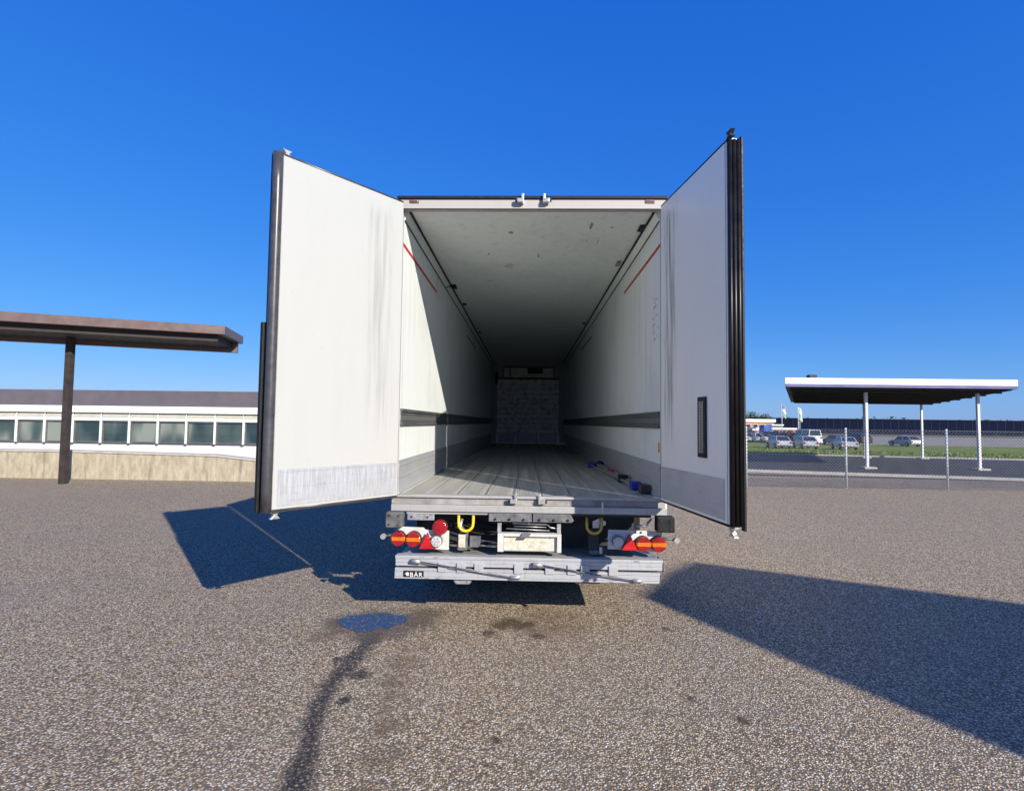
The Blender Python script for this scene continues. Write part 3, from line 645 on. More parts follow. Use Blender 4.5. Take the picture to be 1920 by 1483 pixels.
# chassis
cf = MB()
for x in (-.45, .45): cf.box(x-.06, x+.06, .45, L, .80, .815).box(x-.06, x+.06, .45, L, 1.04, 1.055).box(x-.008, x+.008, .45, L, .8155, 1.0395)
cf.build('chassis_rail', M['darksteel'], T)
for i in range(12): B(-1.2, 1.2, .42+i*1.1, .48+i*1.1, .98, 1.068).build('cross_member', M['darksteel'], T)
B(-1.05, 1.05, .36, .41, .66, .965).build('rear_cross_beam', M['darksteel'], T)
for s in (-1, 1): B(s*.68, s*1.22, .9, .93, .28, 1.0).build('mud_flap', M['black'], T)
def wheel(x, y, par):
    s_ = 1 if x > 0 else -1
    w_ = MB().tube([(x-.17, y, .5), (x-.14, y, .5), (x+.14, y, .5), (x+.17, y, .5)], [.44, .5, .5, .44], 28).build('wheel', M['tyre'], par)
    MB().tube([(x+s_*.171, y, .5), (x+s_*.18, y, .5)], [.28, .25], 20).build('rim', M['steel'], w_)
for y in (1.75, 3.06, 4.37):
    for x in (-1.06, 1.06): wheel(x, y, T)
    MB().tube([(-.88, y, .5), (.88, y, .5)], 0.07, 12).build('axle', M['darksteel'], T)
for x in (-.75, .75):
    B(x-.07, x+.07, 10.4, 10.54, .1, 1.05).build('landing_leg', M['darksteel'], T); B(x-.15, x+.15, 10.32, 10.62, 0, .1).build('landing_foot', M['darksteel'], T)
# folded tail-lift platform
pf = MB().box(-1.205, 1.215, -.10, .62, .552, .612).build('lift_platform', M['alu'], T)
MB().box(-1.205, 1.215, -.125, -.03, .618, .645).build('platform_lip', M['alu'], pf, 0.004)
B(-1.16, 1.19, -.029, .60, .6125, .636).build('platform_top', M['alutop'], pf)
MB().prism([(-.12, .585), (-.12, .6165), (-.1005, .6165), (-.1005, .585)], -1.2, 1.21, 'x').build('platform_rib', M['alu'], pf, 0.002)
MB().prism([(-.118, .553), (-.118, .5835), (-.1005, .5835), (-.1005, .553)], -1.2, 1.21, 'x').build('platform_rib', M['alu'], pf, 0.002)
MB().box(-1.205, 1.19, -.10, .58, .446, .532).build('lower_leaf', M['alu'], pf)
MB().prism([(-.118, .508), (-.118, .531), (-.1005, .531), (-.1005, .508)], -1.205, 1.19, 'x').build('platform_rib', M['alu'], pf, 0.002)
MB().prism([(-.122, .462), (-.122, .506), (-.1005, .506), (-.1005, .462)], -1.205, 1.185, 'x').build('platform_rib', M['alu'], pf, 0.002)
MB().prism([(-.128, .442), (-.128, .4605), (-.1005, .4605), (-.1005, .442)], -1.205, 1.18, 'x').build('platform_rib', M['alu'], pf, 0.002)
B(-1.18, 1.17, -.08, .5, .533, .551).build('leaf_gap', M['black'], pf)
for x in (-.77, -.60, -.44, -.08, .20, .40, .52, .77):
    o = B(x-.04, x+.04, -.134, -.10, .505, .588).build('hinge_block', M['alu'], pf, 0.003)
B(1.2165, 1.222, -.11, .1, .54, .63).build('end_plate', M['darksteel'], pf); B(-1.2115, -1.206, -.09, .1, .585, .61).build('end_plate', M['black'], pf)
for a0, b0 in (((-1.0, .604), (-.13, .476)), ((.10, .594), (.96, .468))):
    rd = MB().tube([(a0[0], -.155, a0[1]), (b0[0], -.155, b0[1])], 0.0065, 8).build('torsion_rod', M['rod'], pf)
    MB().tube([(a0[0]-.05, -.148, a0[1]+.002), (a0[0]+.035, -.148, a0[1]-.004)], 0.021, 12).build('rod_end', M['steel'], rd)
    MB().tube([(b0[0]-.02, -.148, b0[1]), (b0[0]+.07, -.148, b0[1]+.004)], 0.017, 12).build('rod_end', M['steel'], rd)
ft = MB().prism([(-.65, .39), (-.53, .39), (-.51, .41), (-.51, .44), (-.67, .44), (-.67, .41)], -.09, -.02).build('platform_foot', M['zinc'], pf, 0.004)
for x in (-.645, -.535): MB().tube([(x, -.098, .417), (x, -.089, .417)], .014, 10).build('foot_roller', M['steel'], ft)
for (x, z) in ((-.96, .634), (-.83, .634), (-.91, .449), (-.81, .449), (.98, .634), (.75, .449), (.95, .449)):
    B(x-.02, x+.02, -.1295, -.1285 if z < .5 else -.1255, z-.005, z+.006).build('small_sticker', M['recess'], pf)
# maker's plate with lettering
np_ = B(-1.122, -.940, -.1315, -.1225, .4565, .512).build('name_plate', M['black'], pf)
fc = bpy.data.curves.new('lettering', 'FONT'); fc.body = 'B\u00c4R'; fc.size = 0.045; fc.extrude = 0.0006; fc.space_character = 1.15
fo = bpy.data.objects.new('lettering', fc); COL.objects.link(fo)
dg = bpy.context.evaluated_depsgraph_get(); me = bpy.data.meshes.new_from_object(fo.evaluated_get(dg)); bpy.data.objects.remove(fo)
me.materials.clear(); me.materials.append(M['whitetext']); lo = bpy.data.objects.new('lettering', me); COL.objects.link(lo)
xs = [v.co.x for v in me.vertices]; ysv = [v.co.y for v in me.vertices]; kx = .112/(max(xs)-min(xs)); ky = .046/(max(ysv)-min(ysv))
for v in me.vertices: v.co = Vector(((v.co.x-min(xs))*kx-1.061, -.1322-v.co.z-6.6, 0.461+(v.co.y-min(ysv))*ky))
lo.parent = np_
em = MB(); 
for (x, z, rx, rz_) in ((-1.087, .490, .015, .009), (-1.085, .475, .013, .007), (-1.103, .486, .006, .004)):
    em.prism([(x+rx*math.cos(t), z+rz_*math.sin(t)) for t in [2*math.pi*k/14 for k in range(14)]], -.1327, -.1317)
em.build('emblem', M['whitetext'], np_)

# doors --------------------------------------------------------------
def make_door(s, th, W, z0, z1):
    th = R(th); d = Vector((-s*math.cos(th), -math.sin(th), 0)); nn = Vector((-d.y, d.x, 0))*s; h = Vector((s*1.212, -.08, 0))
    TM = Matrix((d, nn, Vector((0, 0, 1)))).transposed().to_4x4(); TM.translation = h     # local: u along door, n outwards, z up
    def mb(): m_ = MB(); m_.T = TM; return m_
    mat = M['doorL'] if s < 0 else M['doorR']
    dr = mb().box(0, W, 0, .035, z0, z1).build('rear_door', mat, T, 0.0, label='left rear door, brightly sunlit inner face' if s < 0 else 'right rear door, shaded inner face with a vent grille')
    mb().box(.08, W+.005, .0355, .078, z0-.03, z1+.03).build('outer_shell', M['doorout'], dr, 0.004)
    # kick plate at the foot of the inner face
    k_ = mb().box(.015, W-.055, -.004, -.0005, z0+.02, 1.485); k_.build('kick_plate', M['kickuv'], dr)
    mb().box(.015, W*(.95 if s < 0 else .45), -.0065, -.0045, 1.462, 1.474).box(.015, W*(.92 if s < 0 else .4), -.006, -.0045, 1.345, 1.352).build('rub_strip', M['kickuv'], dr)
    mb().box(W-.018, W-.0145, -.003, -.0005, z0, z1).build('edge_joint', M['recess'], dr)
    # seals round the door
    mb().tube([(0.0, .012, z1+.008), (W, .012, z1+.008)], .014, 8).build('top_seal', M['darkseal'] if s > 0 else M['seal'], dr)
    mb().tube([(0.0, .012, z0-.008), (W, .012, z0-.008)], .014, 8).build('bottom_seal', M['darkseal'] if s > 0 else M['seal'], dr)
    mb().box(-.0022, -.0003, .002, .03 if s < 0 else .044, z0, z1).build('hinge_gasket', M['darkseal'], dr)
    if s > 0:
        for k, q in enumerate((.018, .050, .082)):
            mb().tube([(W+.012, q, z0-.012), (W+.012, q, z1+.012)], .0165, 10).build('edge_seal', M['darkseal'], dr)
        mb().box(W-.02, W+.022, .1, .118, z0-.045, z1+.04).build('edge_flap', M['black'], dr, 0.004)
    else:
        pts = [(W+.012, .030, z0-.02+(z1-z0+.04)*k/12) for k in range(13)]
        mb().tube(pts, .040, 14).build('edge_seal', M['seal'], dr)
        mb().box(W-.02, W+.032, .085, .105, z0-.03, z1+.03).build('edge_flap', M['darkseal'], dr, 0.004)
        mb().box(W-.02, W+.052, .106, .15, z0-.03, 2.62).build('edge_guard', M['black'], dr, 0.006)
    # lock rods with cam ends, on the outer face
    uu = W-.075 if s < 0 else W+.0
    yy = .10 if s < 0 else .06
    for zz, dz in ((z1+.028, 1), (z0-.028, -1)):
        c_ = mb()
        c_.prism([(uu-.04, zz), (uu-.012, zz+.028*dz), (uu-.04, zz+.056*dz), (uu+.04, zz+.056*dz), (uu+.012, zz+.028*dz), (uu+.04, zz)], yy-.045, yy-.012, 'y')
        c_.build('lock_cam', M['zinc'] if dz < 0 or s < 0 else M['darksteel'], dr, 0.003)
    mb().tube([(W-.22, .10, z0-.02), (W-.22, .10, z1+.02)], .014, 10).build('lock_rod', M['steel'], dr)
    for zz in (1.5, 2.1, 2.9, 3.6): mb().box(W-.26, W-.18, .0785, .1, zz, zz+.05).build('rod_bracket', M['steel'], dr)
    for zz in (1.35, 2.1, 2.9, 3.65): mb().box(.085, .2, .079, .09, zz, zz+.09).build('hinge', M['steel'], dr)
    if s > 0:
        vf = mb().box(.74, .87, -.016, -.001, 1.615, 2.08).build('vent_grille', M['black'], dr, 0.006)
        mb().box(.775, .84, -.0175, -.0165, 1.65, 2.045).build('grille_back', M['recess'], vf)
        for k in range(34): mb().box(.775, .84, -.021, -.018, 1.652+k*.0116, 1.657+k*.0116).build('slat', M['zinc'], vf)
        mb().box(.800, .804, -.0225, -.0215, 1.65, 2.045).box(.816, .820, -.0225, -.0215, 1.65, 2.045).build('grille_bar', M['black'], vf)
    return dr
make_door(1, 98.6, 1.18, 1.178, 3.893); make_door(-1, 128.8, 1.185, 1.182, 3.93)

# ------------------------------------------------------------------ load bars lying on the trailer floor
def bar(name, a0, b0, ea, eb, label, r=.018, mid=None):
    z = F+.005; a0 = Vector(a0); b0 = Vector(b0); t = empty(name, (a0.x, a0.y, z), label, 'load bar', 'load bars lying on the trailer floor'); d = (b0-a0).normalized(); ang = math.atan2(d.y, d.x)
    MB().prism([(.0, -r), (1, -r)], 0, 1) if False else None
    def rot(mb, p): mb.T = Matrix.Translation((p.x, p.y, z)) @ Matrix.Rotation(ang, 4, 'Z'); return mb
    Ln = (b0-a0).length
    rot(MB(), a0).box(.04, Ln-.04, -r, r, .02, .02+2*r).build('bar_tube', M['steel'], t, 0.004)
    rot(MB(), a0).box(-.05, .05, -.05, .05, 0, .075).build('bar_end', M[ea], t, 0.01)
    rot(MB(), b0).box(-.06, .07, -.052, .052, 0, .085).build('bar_end', M[eb], t, 0.01)
    if mid: rot(MB(), a0.lerp(b0, mid[0])).box(-.10, .10, -.03, .03, .058, .085).build('bar_handle', M[mid[1]], t, 0.006)
    return t
bar('load_bar', (1.0, 3.55), (1.135, .72), 'blue', 'blue', 'load bar nearest the middle of the floor, blue ends, on the trailer floor', .012)
bar('load_bar', (1.09, 3.62), (1.135, 1.46), 'blue', 'black', 'load bar with red handle and black near end beside the kick plate', .018, (.62, 'red'))
bar('load_bar', (1.165, 3.7), (1.168, .42), 'black', 'brownblock', 'load bar lying closest to the right wall, brown block at its near end', .014)
hp = MB(); pts = [(1.12+.05*math.cos(t), 3.42, F+.06+.05*math.sin(t)) for t in [math.pi*k/10 for k in range(11)]]
hp.tube([(1.17, 3.42, F+.008)]+pts+[(1.07, 3.42, F+.008)], .009, 8); tag(hp.build('ratchet_hoop', M['black'], None, origin=(1.12, 3.42, F)), 'black hoop standing between the far ends of the load bars', 'hoop')

# ------------------------------------------------------------------ left side: retaining wall, building, brown canopy, conifer tip
cw = MB(); xs_ = [-22, -9.4, -8.0, -4]; tops = [1.3, .75, .62, .35]
rw_ = empty('retaining_wall', (-9, 10.9, 0), 'stained concrete retaining wall with sloping top in front of the white building', 'wall')
cw.prism([(-30, 0), (-3.0, 0), (-3.0, .24), (-8.0, .60), (-9.4, .73), (-14, .80), (-30, .80)], 10.9, 11.15).build('concrete_face', M['concrete'], rw_)
cp_ = MB().prism([(-30, .805), (-14, .805), (-9.4, .735), (-8.0, .605), (-3.0, .245), (-3.0, .29), (-8.0, .655), (-9.4, .79), (-14, .86), (-30, .86)], 10.87, 11.2).build('coping', M['kerb'], rw_)
sheet('raised_forecourt', ((-30, 11.2), (-3, 11.2)), ((-30, 19.9), (-3, 19.9)), 0.012, M['gravel'], 2, 6)
bl = empty('low_building', (-20, 20, 0), 'low white building with dark grey flat roof edge and strip windows left of the trailer', 'building')
B(-60, -3.5, 20.25, 32, 0, 2.45).build('wall', M['whitewall'], bl)
B(-60.3, -3.3, 20.0, 32.3, 2.42, 3.17).build('roof_fascia', M['fascia'], bl, 0.01)
B(-60, -3.5, 20.004, 20.25, 2.10, 2.419).build('white_band', M['whitetrim'], bl)
B(-60, -3.5, 20.02, 20.25, 1.72, 1.86).build('window_head', M['whitetrim'], bl, 0.004)
for i in range(34):
    x1 = -13.5-1.385*i+1.385*6
    if x1 < -56 or x1 > -4: continue
    pn = MB().add([(x1-1.33, 20.02, 1.865), (x1+.01, 20.02, 1.865), (x1+.01, 20.18, 2.095), (x1-1.33, 20.18, 2.095)], [(0, 1, 2, 3)], None).build('top_light', M['awning'], bl)
    wf = MB().box(x1-1.30, x1, 20.08, 20.249, 1.66, 1.70).box(x1-1.30, x1, 20.08, 20.249, .69, .73).box(x1-1.30, x1-1.26, 20.08, 20.249, .73, 1.66).box(x1-.04, x1, 20.08, 20.249, .73, 1.66).build('window', M['greysteel'], bl)
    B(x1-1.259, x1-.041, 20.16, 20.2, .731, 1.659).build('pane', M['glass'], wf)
    B(x1+.002, x1+.083, 20.03, 20.249, .66, 1.718).build('mullion', M['whitetrim'], bl)
    MB().tube([(x1+.04, 20.0, 1.865), (x1-.02, 20.17, 2.097)], .03, 4).build('rafter', M['whitetrim'], bl)
# small brown canopy in front of it
bc = empty('brown_canopy', (-11, 11, 0), 'brown metal canopy corner with dark soffit sticking out above the white building', 'canopy')
e1 = Vector((-.928, -.371)); e2 = Vector((-.25, .97)); c0 = Vector((-8.78, 10.1))
def quad(c, a_, b_, la, lb, ia=0, ib=0): 
    c = c+a_*ia+b_*ib; return [tuple(c), tuple(c+a_*la), tuple(c+a_*la+b_*lb), tuple(c+b_*lb)]
MB().prism(quad(c0, e1, e2, 9, 2.0), 4.30, 4.55, 'z').build('fascia', M['brownfascia'], bc, 0.01)
MB().prism(quad(c0, e1, e2, 8.6, 1.6, .25, .25), 4.12, 4.296, 'z').build('soffit', M['darkwood'], bc)
MB().prism(quad(c0, e1, e2, 8.9, .12, .1, 1.75), 3.98, 4.295, 'z').build('rear_beam', M['brownfascia'], bc, 0.01)
for q in (4.2, 8.2): 
    p = c0+e1*q+e2*1.2; B(p.x-.08, p.x+.08, p.y-.08, p.y+.08, hgt(p.y), 4.118).build('post', M['darkwood'], bc)
# trees
def tree(name, x, y, z, hh, cr, label, group, mat, conifer=False, leaves=900, seed=1):
    rnd = random.Random(seed); t = empty(name, (x, y, z), label, 'tree', group)
    tr_ = MB(); tr_.tube([(x, y, z-.1), (x+.1, y, z+hh*.4), (x, y, z+hh*.9)], [hh*.03, hh*.02, hh*.006], 8)
    for k in range(7):
        a_ = rnd.uniform(0, 6.28); zz = z+hh*rnd.uniform(.3, .75); tr_.tube([(x, y, zz), (x+math.cos(a_)*cr*.7, y+math.sin(a_)*cr*.7, zz+hh*.12)], [hh*.01, hh*.003], 5)
    tr_.build('trunk', M['bark'], t)
    mb = MB(); clumps = []
    for k in range(16):
        if conifer: fz = rnd.uniform(.15, 1.0); rr = cr*(1.05-fz)*rnd.uniform(.6, 1); a_ = rnd.uniform(0, 6.28); clumps.append((Vector((x+rr*math.cos(a_), y+rr*math.sin(a_), z+hh*fz)), cr*.25))
        else: a_ = rnd.uniform(0, 6.28); rr = cr*math.sqrt(rnd.random())*.75; clumps.append((Vector((x+rr*math.cos(a_), y+rr*math.sin(a_), z+hh*rnd.uniform(.4, .9))), cr*rnd.uniform(.25, .45)))
    for k in range(leaves):
        c_, r_ = clumps[rnd.randrange(len(clumps))]
        p = c_+Vector((rnd.gauss(0, 1), rnd.gauss(0, 1), rnd.gauss(0, .7)))*r_*.55
        if conifer: p.z = min(p.z, z+hh)
        d1 = Vector((rnd.uniform(-1, 1), rnd.uniform(-1, 1), rnd.uniform(-1, 1))).normalized()*cr*.07; d2 = d1.cross(Vector((rnd.uniform(-1, 1), rnd.uniform(-1, 1), rnd.uniform(-1, 1)))).normalized()*cr*.045
        mb.add([tuple(p-d1), tuple(p+d2), tuple(p+d1), tuple(p-d2)], [(0, 1, 2, 3)])
    mb.build('crown', mat, t, fix=False)
    return t
tree('conifer_tree', -22.6, 50, -.6, 5.9, 1.3, 'thin conifer tip poking above the grey roof of the low building', None, M['leafdark'], True, 420, 4)
k = 0
names = ['tree behind the orange brick office, the first one right of the trailer door', 'round tree showing above the white roof band of the brick office']
for (x, h_, c_) in ((84, 7.3, 4), (89.5, 8.4, 4.5), (95, 6.8, 3.6), (100, 7.6, 4.2)):
    tree('tree', x, 214+k*3, -.8, h_, c_, ['low tree beside the open door edge, behind the brick office', 'tallest tree behind the white roof band of the brick office', 'small tree just left of the navy hall', 'rounded tree rising over the left end of the navy hall'][k], 'trees behind the office', M['leaf'], False, 800, 20+k); k += 1
wd = MB(); rnd = random.Random(5)
for i in range(9000):
    x = rnd.uniform(60, 420); y = 290+rnd.uniform(-12, 25); top = 6.5+2.6*mnoise.noise(Vector((x*.06, 0, 0)))+1.2*mnoise.noise(Vector((x*.3, 3, 0)))
    z = -.8+top*rnd.random()**.6; d1 = Vector((rnd.uniform(-1, 1), rnd.uniform(-1, 1), rnd.uniform(-1, 1))).normalized()*.9; d2 = d1.cross(Vector((rnd.uniform(-1, 1), rnd.uniform(-1, 1), 1))).normalized()*.6; p = Vector((x, y, z))
    wd.add([tuple(p-d1), tuple(p+d2), tuple(p+d1), tuple(p-d2)], [(0, 1, 2, 3)])
wd.build('distant_wood', M['leaf'], None, fix=False, kind='stuff')

# ------------------------------------------------------------------ fence on the right
fn = empty('chain_link_fence', (6.69, 11.58, 0), 'chain-link fence with pale round posts between the yard and the road', 'fence')
ws = MB(); x0, x1 = 2.2, 27.0; st = .10; ht = 1.78
n_ = int((x1-x0+ht)/st)
for i in range(n_):
    for s in (1, -1):
        xa = x0-ht+i*st if s > 0 else x0+i*st; xb = xa+ht*s; za, zb = .03, ht
        if s < 0 and xa > x1+ht: continue
        pa, pb = [xa, za], [xb, zb]
        # clip to x0..x1
        def clip(p, q):
            if p[0] < x0: t = (x0-p[0])/(q[0]-p[0]); p = [x0, p[1]+(q[1]-p[1])*t]
            if p[0] > x1: t = (x1-p[0])/(q[0]-p[0]); p = [x1, p[1]+(q[1]-p[1])*t]
            return p
        if (xa < x0 and xb < x0) or (xa > x1 and xb > x1): continue
        qa, qb = clip(pa, pb), clip(pb, pa); r_ = .0048; yo = .003*s
        dx, dz = (qb[0]-qa[0]), (qb[1]-qa[1]); ln = math.hypot(dx, dz)
        if ln < .01: continue
        nx_, nz_ = -dz/ln*r_, dx/ln*r_
        vs = [(qa[0]+nx_, 11.58+yo, qa[1]+nz_), (qa[0], 11.58+yo-r_, qa[1]), (qa[0]-nx_, 11.58+yo, qa[1]-nz_), (qb[0]+nx_, 11.58+yo, qb[1]+nz_), (qb[0], 11.58+yo-r_, qb[1]), (qb[0]-nx_, 11.58+yo, qb[1]-nz_)]
        ws.add(vs, [(0, 1, 4, 3), (1, 2, 5, 4), (2, 0, 3, 5)])
ws.build('wire_mesh', M['wire'], fn, fix=False, kind='stuff')
for z in (.05, 1.78): MB().tube([(x0, 11.575, z), (x1, 11.575, z)], .004, 4).build('tension_wire', M['wire'], fn)
p0 = None
for i in range(8):
    x = 3.69+3*i
    if p0 is None: p0 = MB().tube([(x, 11.63, -.02), (x, 11.63, 1.83)], .03, 12).build('post', simple('post_pale_paint', (0.62, 0.66, 0.66), .5), fn)
    else: o = dup(p0, fn); o.location.x = 3*i

# ------------------------------------------------------------------ right: canopy, office, hall, flags, cars
rc = empty('station_canopy', (16, 26, hgt(26)), 'flat white canopy with violet lower band on posts at the right edge beyond the road', 'canopy')
a_, b_ = Vector((1, 0)), Vector((.447, .894)); c0 = Vector((11.35, 18.9))
MB().prism(quad(c0, a_, b_, 10, 17.7), 3.73, 4.0, 'z').build('fascia', M['canopywhite'], rc)
MB().prism(quad(c0, a_, b_, 10.02, 17.72, -.01, -.01), 3.6, 3.728, 'z').build('violet_band', M['canopyblue'], rc)
MB().prism(quad(c0, a_, b_, 9.6, 17.3, .2, .2), 3.54, 3.598, 'z').build('soffit', M['darkwood'], rc)
for q in range(7):
    MB().prism(quad(c0, a_, b_, 9.4, .10, .3, 1.2+q*2.4), 3.46, 3.538, 'z').build('soffit_beam', M['darkwood'], rc)
for (qa, qb) in ((3.6, 1.2), (5, 15.6), (8.6, 1.2), (8.9, 15.6)):
    p = c0+a_*qa+b_*qb; B(p.x-.06, p.x+.06, p.y-.06, p.y+.06, hgt(p.y), 3.459).build('post', M['canopywhite'], rc, 0.02); B(p.x-.28, p.x+.28, p.y-.28, p.y+.28, hgt(p.y)-.02, hgt(p.y)+.10).build('post_plinth', M['kerb'], rc, 0.02)
p = c0+a_*1.1+b_*.5; B(p.x-.1, p.x+.22, p.y-.15, p.y+.15, 4.005, 4.17).build('roof_box', M['darksteel'], rc)
of = empty('brick_office', (64, 146, -.8), 'orange brick office with white roof band behind the parked cars', 'building')
B(40, 68.2, 145.4, 160, -.8, 2.85).build('wall', M['orangebrick'], of); B(39.8, 68.5, 145, 160.3, 2.86, 3.7).build('roof_band', M['canopywhite'], of)
for i in range(14):
    x = 41+i*1.95; wf = B(x, x+1.3, 145.3, 145.39, 1.0, 2.3).build('window', M['whitetrim'], of); B(x+.08, x+1.22, 145.26, 145.29, 1.08, 2.22).build('pane', M['carglass'], wf)
lb = empty('low_shed', (58, 121, -.8), 'low brick shed with white roof edge in front of the navy hall', 'shed')
B(52.8, 61.6, 120.3, 126, -.8, .98).build('wall', M['orangebrick'], lb); B(52.6, 61.9, 120, 126.2, .985, 1.45).build('roof_edge', M['canopywhite'], lb)
for i in range(5): B(53.4+i*1.6, 54.6+i*1.6, 120.22, 120.29, 0, .8).build('window', M['carglass'], lb)
bx = empty('blue_container', (51.75, 113, -.8), 'blue steel container standing beside the brick office', 'container')
B(50.9, 52.6, 112, 114.4, -.7, 1.95).build('body', M['bluebox'], bx)
for i in range(6): B(50.98+i*.28, 51.1+i*.28, 111.95, 111.995, -.6, 1.85).build('rib', M['bluebox'], bx)
gb = empty('grey_cabin', (62, 131, -.8), 'small pale grey cabin between the brick office and the navy hall', 'cabin')
B(60.9, 63.4, 130.2, 133, -.8, 1.95).build('wall', M['cargrey'], gb); B(60.7, 63.6, 130, 133.2, 1.955, 2.25).build('roof', M['canopywhite'], gb)
for i in range(2): B(61.2+i*1.1, 62.0+i*1.1, 130.15, 130.195, .4, 1.4).build('window', M['carglass'], gb)
nh = empty('navy_hall', (110, 202, -.8), 'long navy clad industrial hall behind the flagpoles', 'building')
B(90, 210, 200.3, 240, -.8, 4.75).build('wall', M['navy'], nh); B(89.8, 210.2, 200, 240.3, 4.755, 4.95).build('roof_edge', M['cardark'], nh)
for i in range(40): B(91+i*3, 91.12+i*3, 200.2, 200.29, -.7, 4.7).build('cladding_rib', M['cardark'], nh)
sg = empty('sign_board', (33.6, 76, -.8), 'small white sign board on a post above the row of parked cars', 'sign')
B(33.1, 34.1, 75, 75.06, 1.15, 1.42).build('board', M['canopywhite'], sg); MB().tube([(33.6, 75.1, -.8), (33.6, 75.1, 1.3)], .04, 8).build('post', M['steel'], sg)
def flag(x, y, top, mats, label, w_=1.0, hh=2.6):
    t = empty('flagpole', (x, y, -.8), label, 'flagpole', 'flagpoles by the navy hall')
    MB().tube([(x, y, -.8), (x, y, top)], [.07, .045], 8).build('pole', M['canopywhite'], t)
    for i, mt in enumerate(mats):
        vs = []; fs = []; n1 = 6; n2 = 4; za = top-.15-hh*i/len(mats); zb = top-.15-hh*(i+1)/len(mats)
        for a1 in range(n2+1):
            for b1 in range(n1+1):
                f_ = b1/n1; vs.append((x+.06+w_*f_*(0.75+.1*math.sin(a1)), y+.18*math.sin(f_*7+a1), za+(zb-za)*a1/n2-.55*f_*f_*hh/2.6))
        for a1 in range(n2):
            for b1 in range(n1): q = a1*(n1+1)+b1; fs.append((q, q+1, q+n1+2, q+n1+1))
        fo_ = MB().add(vs, fs, smooth=True).build('flag_cloth', M[mt], t)
        sd = fo_.modifiers.new('thick', 'SOLIDIFY'); sd.thickness = .015
flag(53.8, 110, 6.6, ('flagblue', 'flagwhite', 'flaggreen'), 'flagpole with limp blue, white and green flag, nearest the blue container')
flag(54.7, 105, 5.8, ('flagwhite', 'flaggreen'), 'flagpole with hanging white flag in front of the navy hall', .8)
flag(62.5, 120, 6.0, ('flaggreen', 'flagwhite'), 'farthest flagpole, seen just right of the white flag', .7)

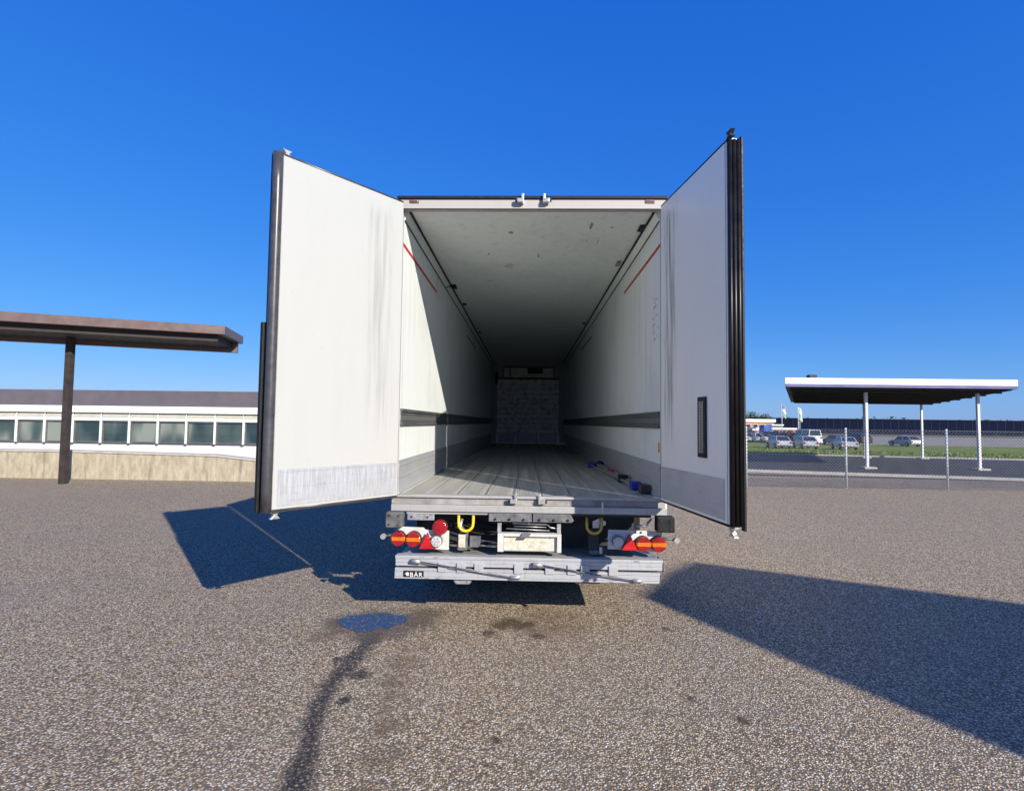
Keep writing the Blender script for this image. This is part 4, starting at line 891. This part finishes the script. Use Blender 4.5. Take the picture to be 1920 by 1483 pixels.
def car(kind, body, label, x, y, rz, cat='car', group='cars parked beyond the grass verge'):
    """local: +x is the front"""
    t = empty({'car': 'parked_car', 'suv': 'parked_car', 'van': 'parked_van'}[kind], (0, 0, 0), label, cat, group)
    P = {'car': dict(L=2.15, w=.88, belt=.92, top=1.44, hood=.82, xs=(-1.95, -1.25, .25, 1.05)), 'suv': dict(L=2.3, w=.94, belt=1.08, top=1.72, hood=1.0, xs=(-2.2, -1.95, .3, 1.05)), 'van': dict(L=2.7, w=.98, belt=1.3, top=2.15, hood=1.15, xs=(-2.65, -2.55, 1.1, 1.95))}[kind]
    Lh, w_, be, tp, hd_ = P['L'], P['w'], P['belt'], P['top'], P['hood']; xa, xb, xc, xd = P['xs']
    prof = [(-Lh, .35, .93), (-Lh, .62, .97), (-Lh+.06, be-.06, .93), (xa, be, .92), (xd, be-.02, .92), (Lh-.35, hd_-.08, .88), (Lh-.05, .62, .9), (Lh, .45, .9), (Lh-.05, .25, .9), (-Lh+.1, .25, .9)]
    vs = []; n2 = len(prof)
    for sgn in (-1, 1):
        for (px, pz, k_) in prof: vs.append((px, sgn*w_*k_, pz))
    vs += [(px, 0, pz+(.03 if 2 < i < 6 else 0)) for i, (px, pz, k_) in enumerate(prof)]
    fs = [list(range(n2)), [n2+i for i in range(n2)][::-1]]
    for i in range(n2):
        j = (i+1) % n2; fs += [(i, j, 2*n2+j, 2*n2+i), (2*n2+i, 2*n2+j, n2+j, n2+i)]
    ob = MB().add(vs, fs).build('body', body, t, .04, 2)
    gh = [(xa, be-.01, .90), (xb, tp-.03, .74), (xc, tp, .74), (xd, be-.03, .88)]
    vs = [(px, -w_*k_, pz) for px, pz, k_ in gh]+[(px, w_*k_, pz) for px, pz, k_ in gh]
    MB().add(vs, [(0, 1, 2, 3), (7, 6, 5, 4), (0, 4, 5, 1), (1, 5, 6, 2), (2, 6, 7, 3)]).build('cabin', body, t, .03, 2)
    def L2(a1, b1, f_): return tuple(a1[i]+(b1[i]-a1[i])*f_ for i in range(3))
    def pane(c4, off, nm='window'):
        cx_ = [sum(c[i] for c in c4)/4 for i in range(3)]; q = [tuple(cx_[i]+(c[i]-cx_[i])*.86+off[i] for i in range(3)) for c in c4]
        q2 = [tuple(a1+b1 for a1, b1 in zip(c, off)) for c in q]; q = [tuple(a1-b1*1.5 for a1, b1 in zip(c, off)) for c in q]
        MB().add(q+q2, [(4, 5, 6, 7), (0, 1, 5, 4), (1, 2, 6, 5), (2, 3, 7, 6), (3, 0, 4, 7)]).build(nm, M['carglass'], t)
    pane([vs[0], vs[4], vs[5], vs[1]], (-.012, 0, .006), 'rear_window'); pane([vs[3], vs[7], vs[6], vs[2]], (.012, 0, .006), 'windscreen')
    for sgn, k_ in ((-1, 0), (1, 4)):
        for f0, f1 in ((0, .5), (.52, 1)):
            pane([L2(vs[k_], vs[k_+3], f0), L2(vs[k_], vs[k_+3], f1), L2(vs[k_+1], vs[k_+2], f1), L2(vs[k_+1], vs[k_+2], f0)], (0, sgn*.012, 0))
        for wx in (-Lh*.62, Lh*.64):
            wh = MB().tube([(wx, sgn*(w_-.2), .32), (wx, sgn*(w_-.01), .32)], .32, 16).build('wheel', M['tyre'], t); MB().tube([(wx, sgn*(w_-.005), .32), (wx, sgn*(w_+.008), .32)], .19, 12).build('rim', M['steel'], wh)
        B(-Lh-.015, -Lh+.08, sgn*(w_-.32), sgn*(w_-.08), be-.3, be-.12).build('tail_lamp', M['lred'], t); B(Lh-.14, Lh-.02, sgn*(w_-.38), sgn*(w_-.1), .6, .72).build('headlight', M['lclear'], t)
    B(-Lh-.018, -Lh, -.26, .26, .5, .6).build('number_plate', M['whitepaint'], t); B(-Lh-.02, -Lh+.1, -w_*.8, w_*.8, .28, .4).build('bumper', M['darksteel'], t)
    t.location = (x, y, hgt(y)+.055); t.rotation_euler.z = rz
    return t
Z = .055
c1 = car('car', M['silver'], 'silver hatchback parked alone on the grass edge, rear towards the yard', 29.5, 59, R(82))
dup(c1, None, (32.3, 58.5, hgt(58.5)+Z), R(80), 'silver hatchback at the right, in front of the white van')
dup(c1, None, (35.9, 57.0, hgt(57)+Z), R(76), 'silver hatchback parked right of the white van')
car('suv', M['carred'], 'red estate car parked behind the lone silver hatchback', 38.4, 76, R(140))
car('van', M['carwhite'], 'white van standing behind the silver hatchbacks', 39.6, 72.5, R(88), 'van')
cdk = car('suv', M['cardark'], 'black estate car parked left of the red estate', 38.9, 83, R(130))
cs = car('car', M['carblue'], 'pale blue hatchback, nearest the fence post in the slanted row', 34.5, 81, R(130))
cg = car('car', M['cargrey'], 'dark grey car in the slanted row next to the black estate', 37.2, 81.5, R(130))
dup(c1, None, (35.9, 81.2, -.8+Z), R(130), 'silver car second in the slanted row of cars')
dup(cs, None, (33.0, 80.6, -.8+Z), R(130), 'pale blue car partly behind the open trailer door')
dup(cdk, None, (48.5, 76, -.8+Z), R(100), 'black estate car right of the white van, beyond the verge'); dup(c1, None, (53, 72, -.8+Z), R(95), 'silver car farthest right under the canopy')
dup(cg, None, (44.5, 74, -.8+Z), R(92), 'dark grey car parked between the white van and a black estate')

# ------------------------------------------------------------------ unseen roof added behind the camera, its outline shaped to throw the yard shadow
wk = empty('unseen_shadow_caster', (16, -14, 0), 'unseen roof and walls added to cast the shadow on the yard at the right', 'building')
poly = [(9.15, -9.2), (10.15, -8.0), (12.0, -8.75), (26, -16.2), (17, -24), (14.8, -19.0), (10.6, -11.5)]
D = 6.0/math.tan(EL); ox, oy = .625*D, -.78*D
tip = [(1.40, .72), (1.62, 1.12), (1.95, 1.72), (2.42, 2.24), (3.7, 1.62), (16, -4.4), (11, -15.5), (5.5, -6.2), (2.28, -.85)]
MB().prism([(x+ox, y+oy) for x, y in tip], 6.0, 6.12, 'z').build('roof', M['casterroof'], wk)
MB().prism([(12.0, -12.0), (22, -14.5), (19, -20), (15, -17.5)], 0, 5.998, 'z').build('wall', M['brick'], wk)  # wall below the roof of the added unseen shadow caster
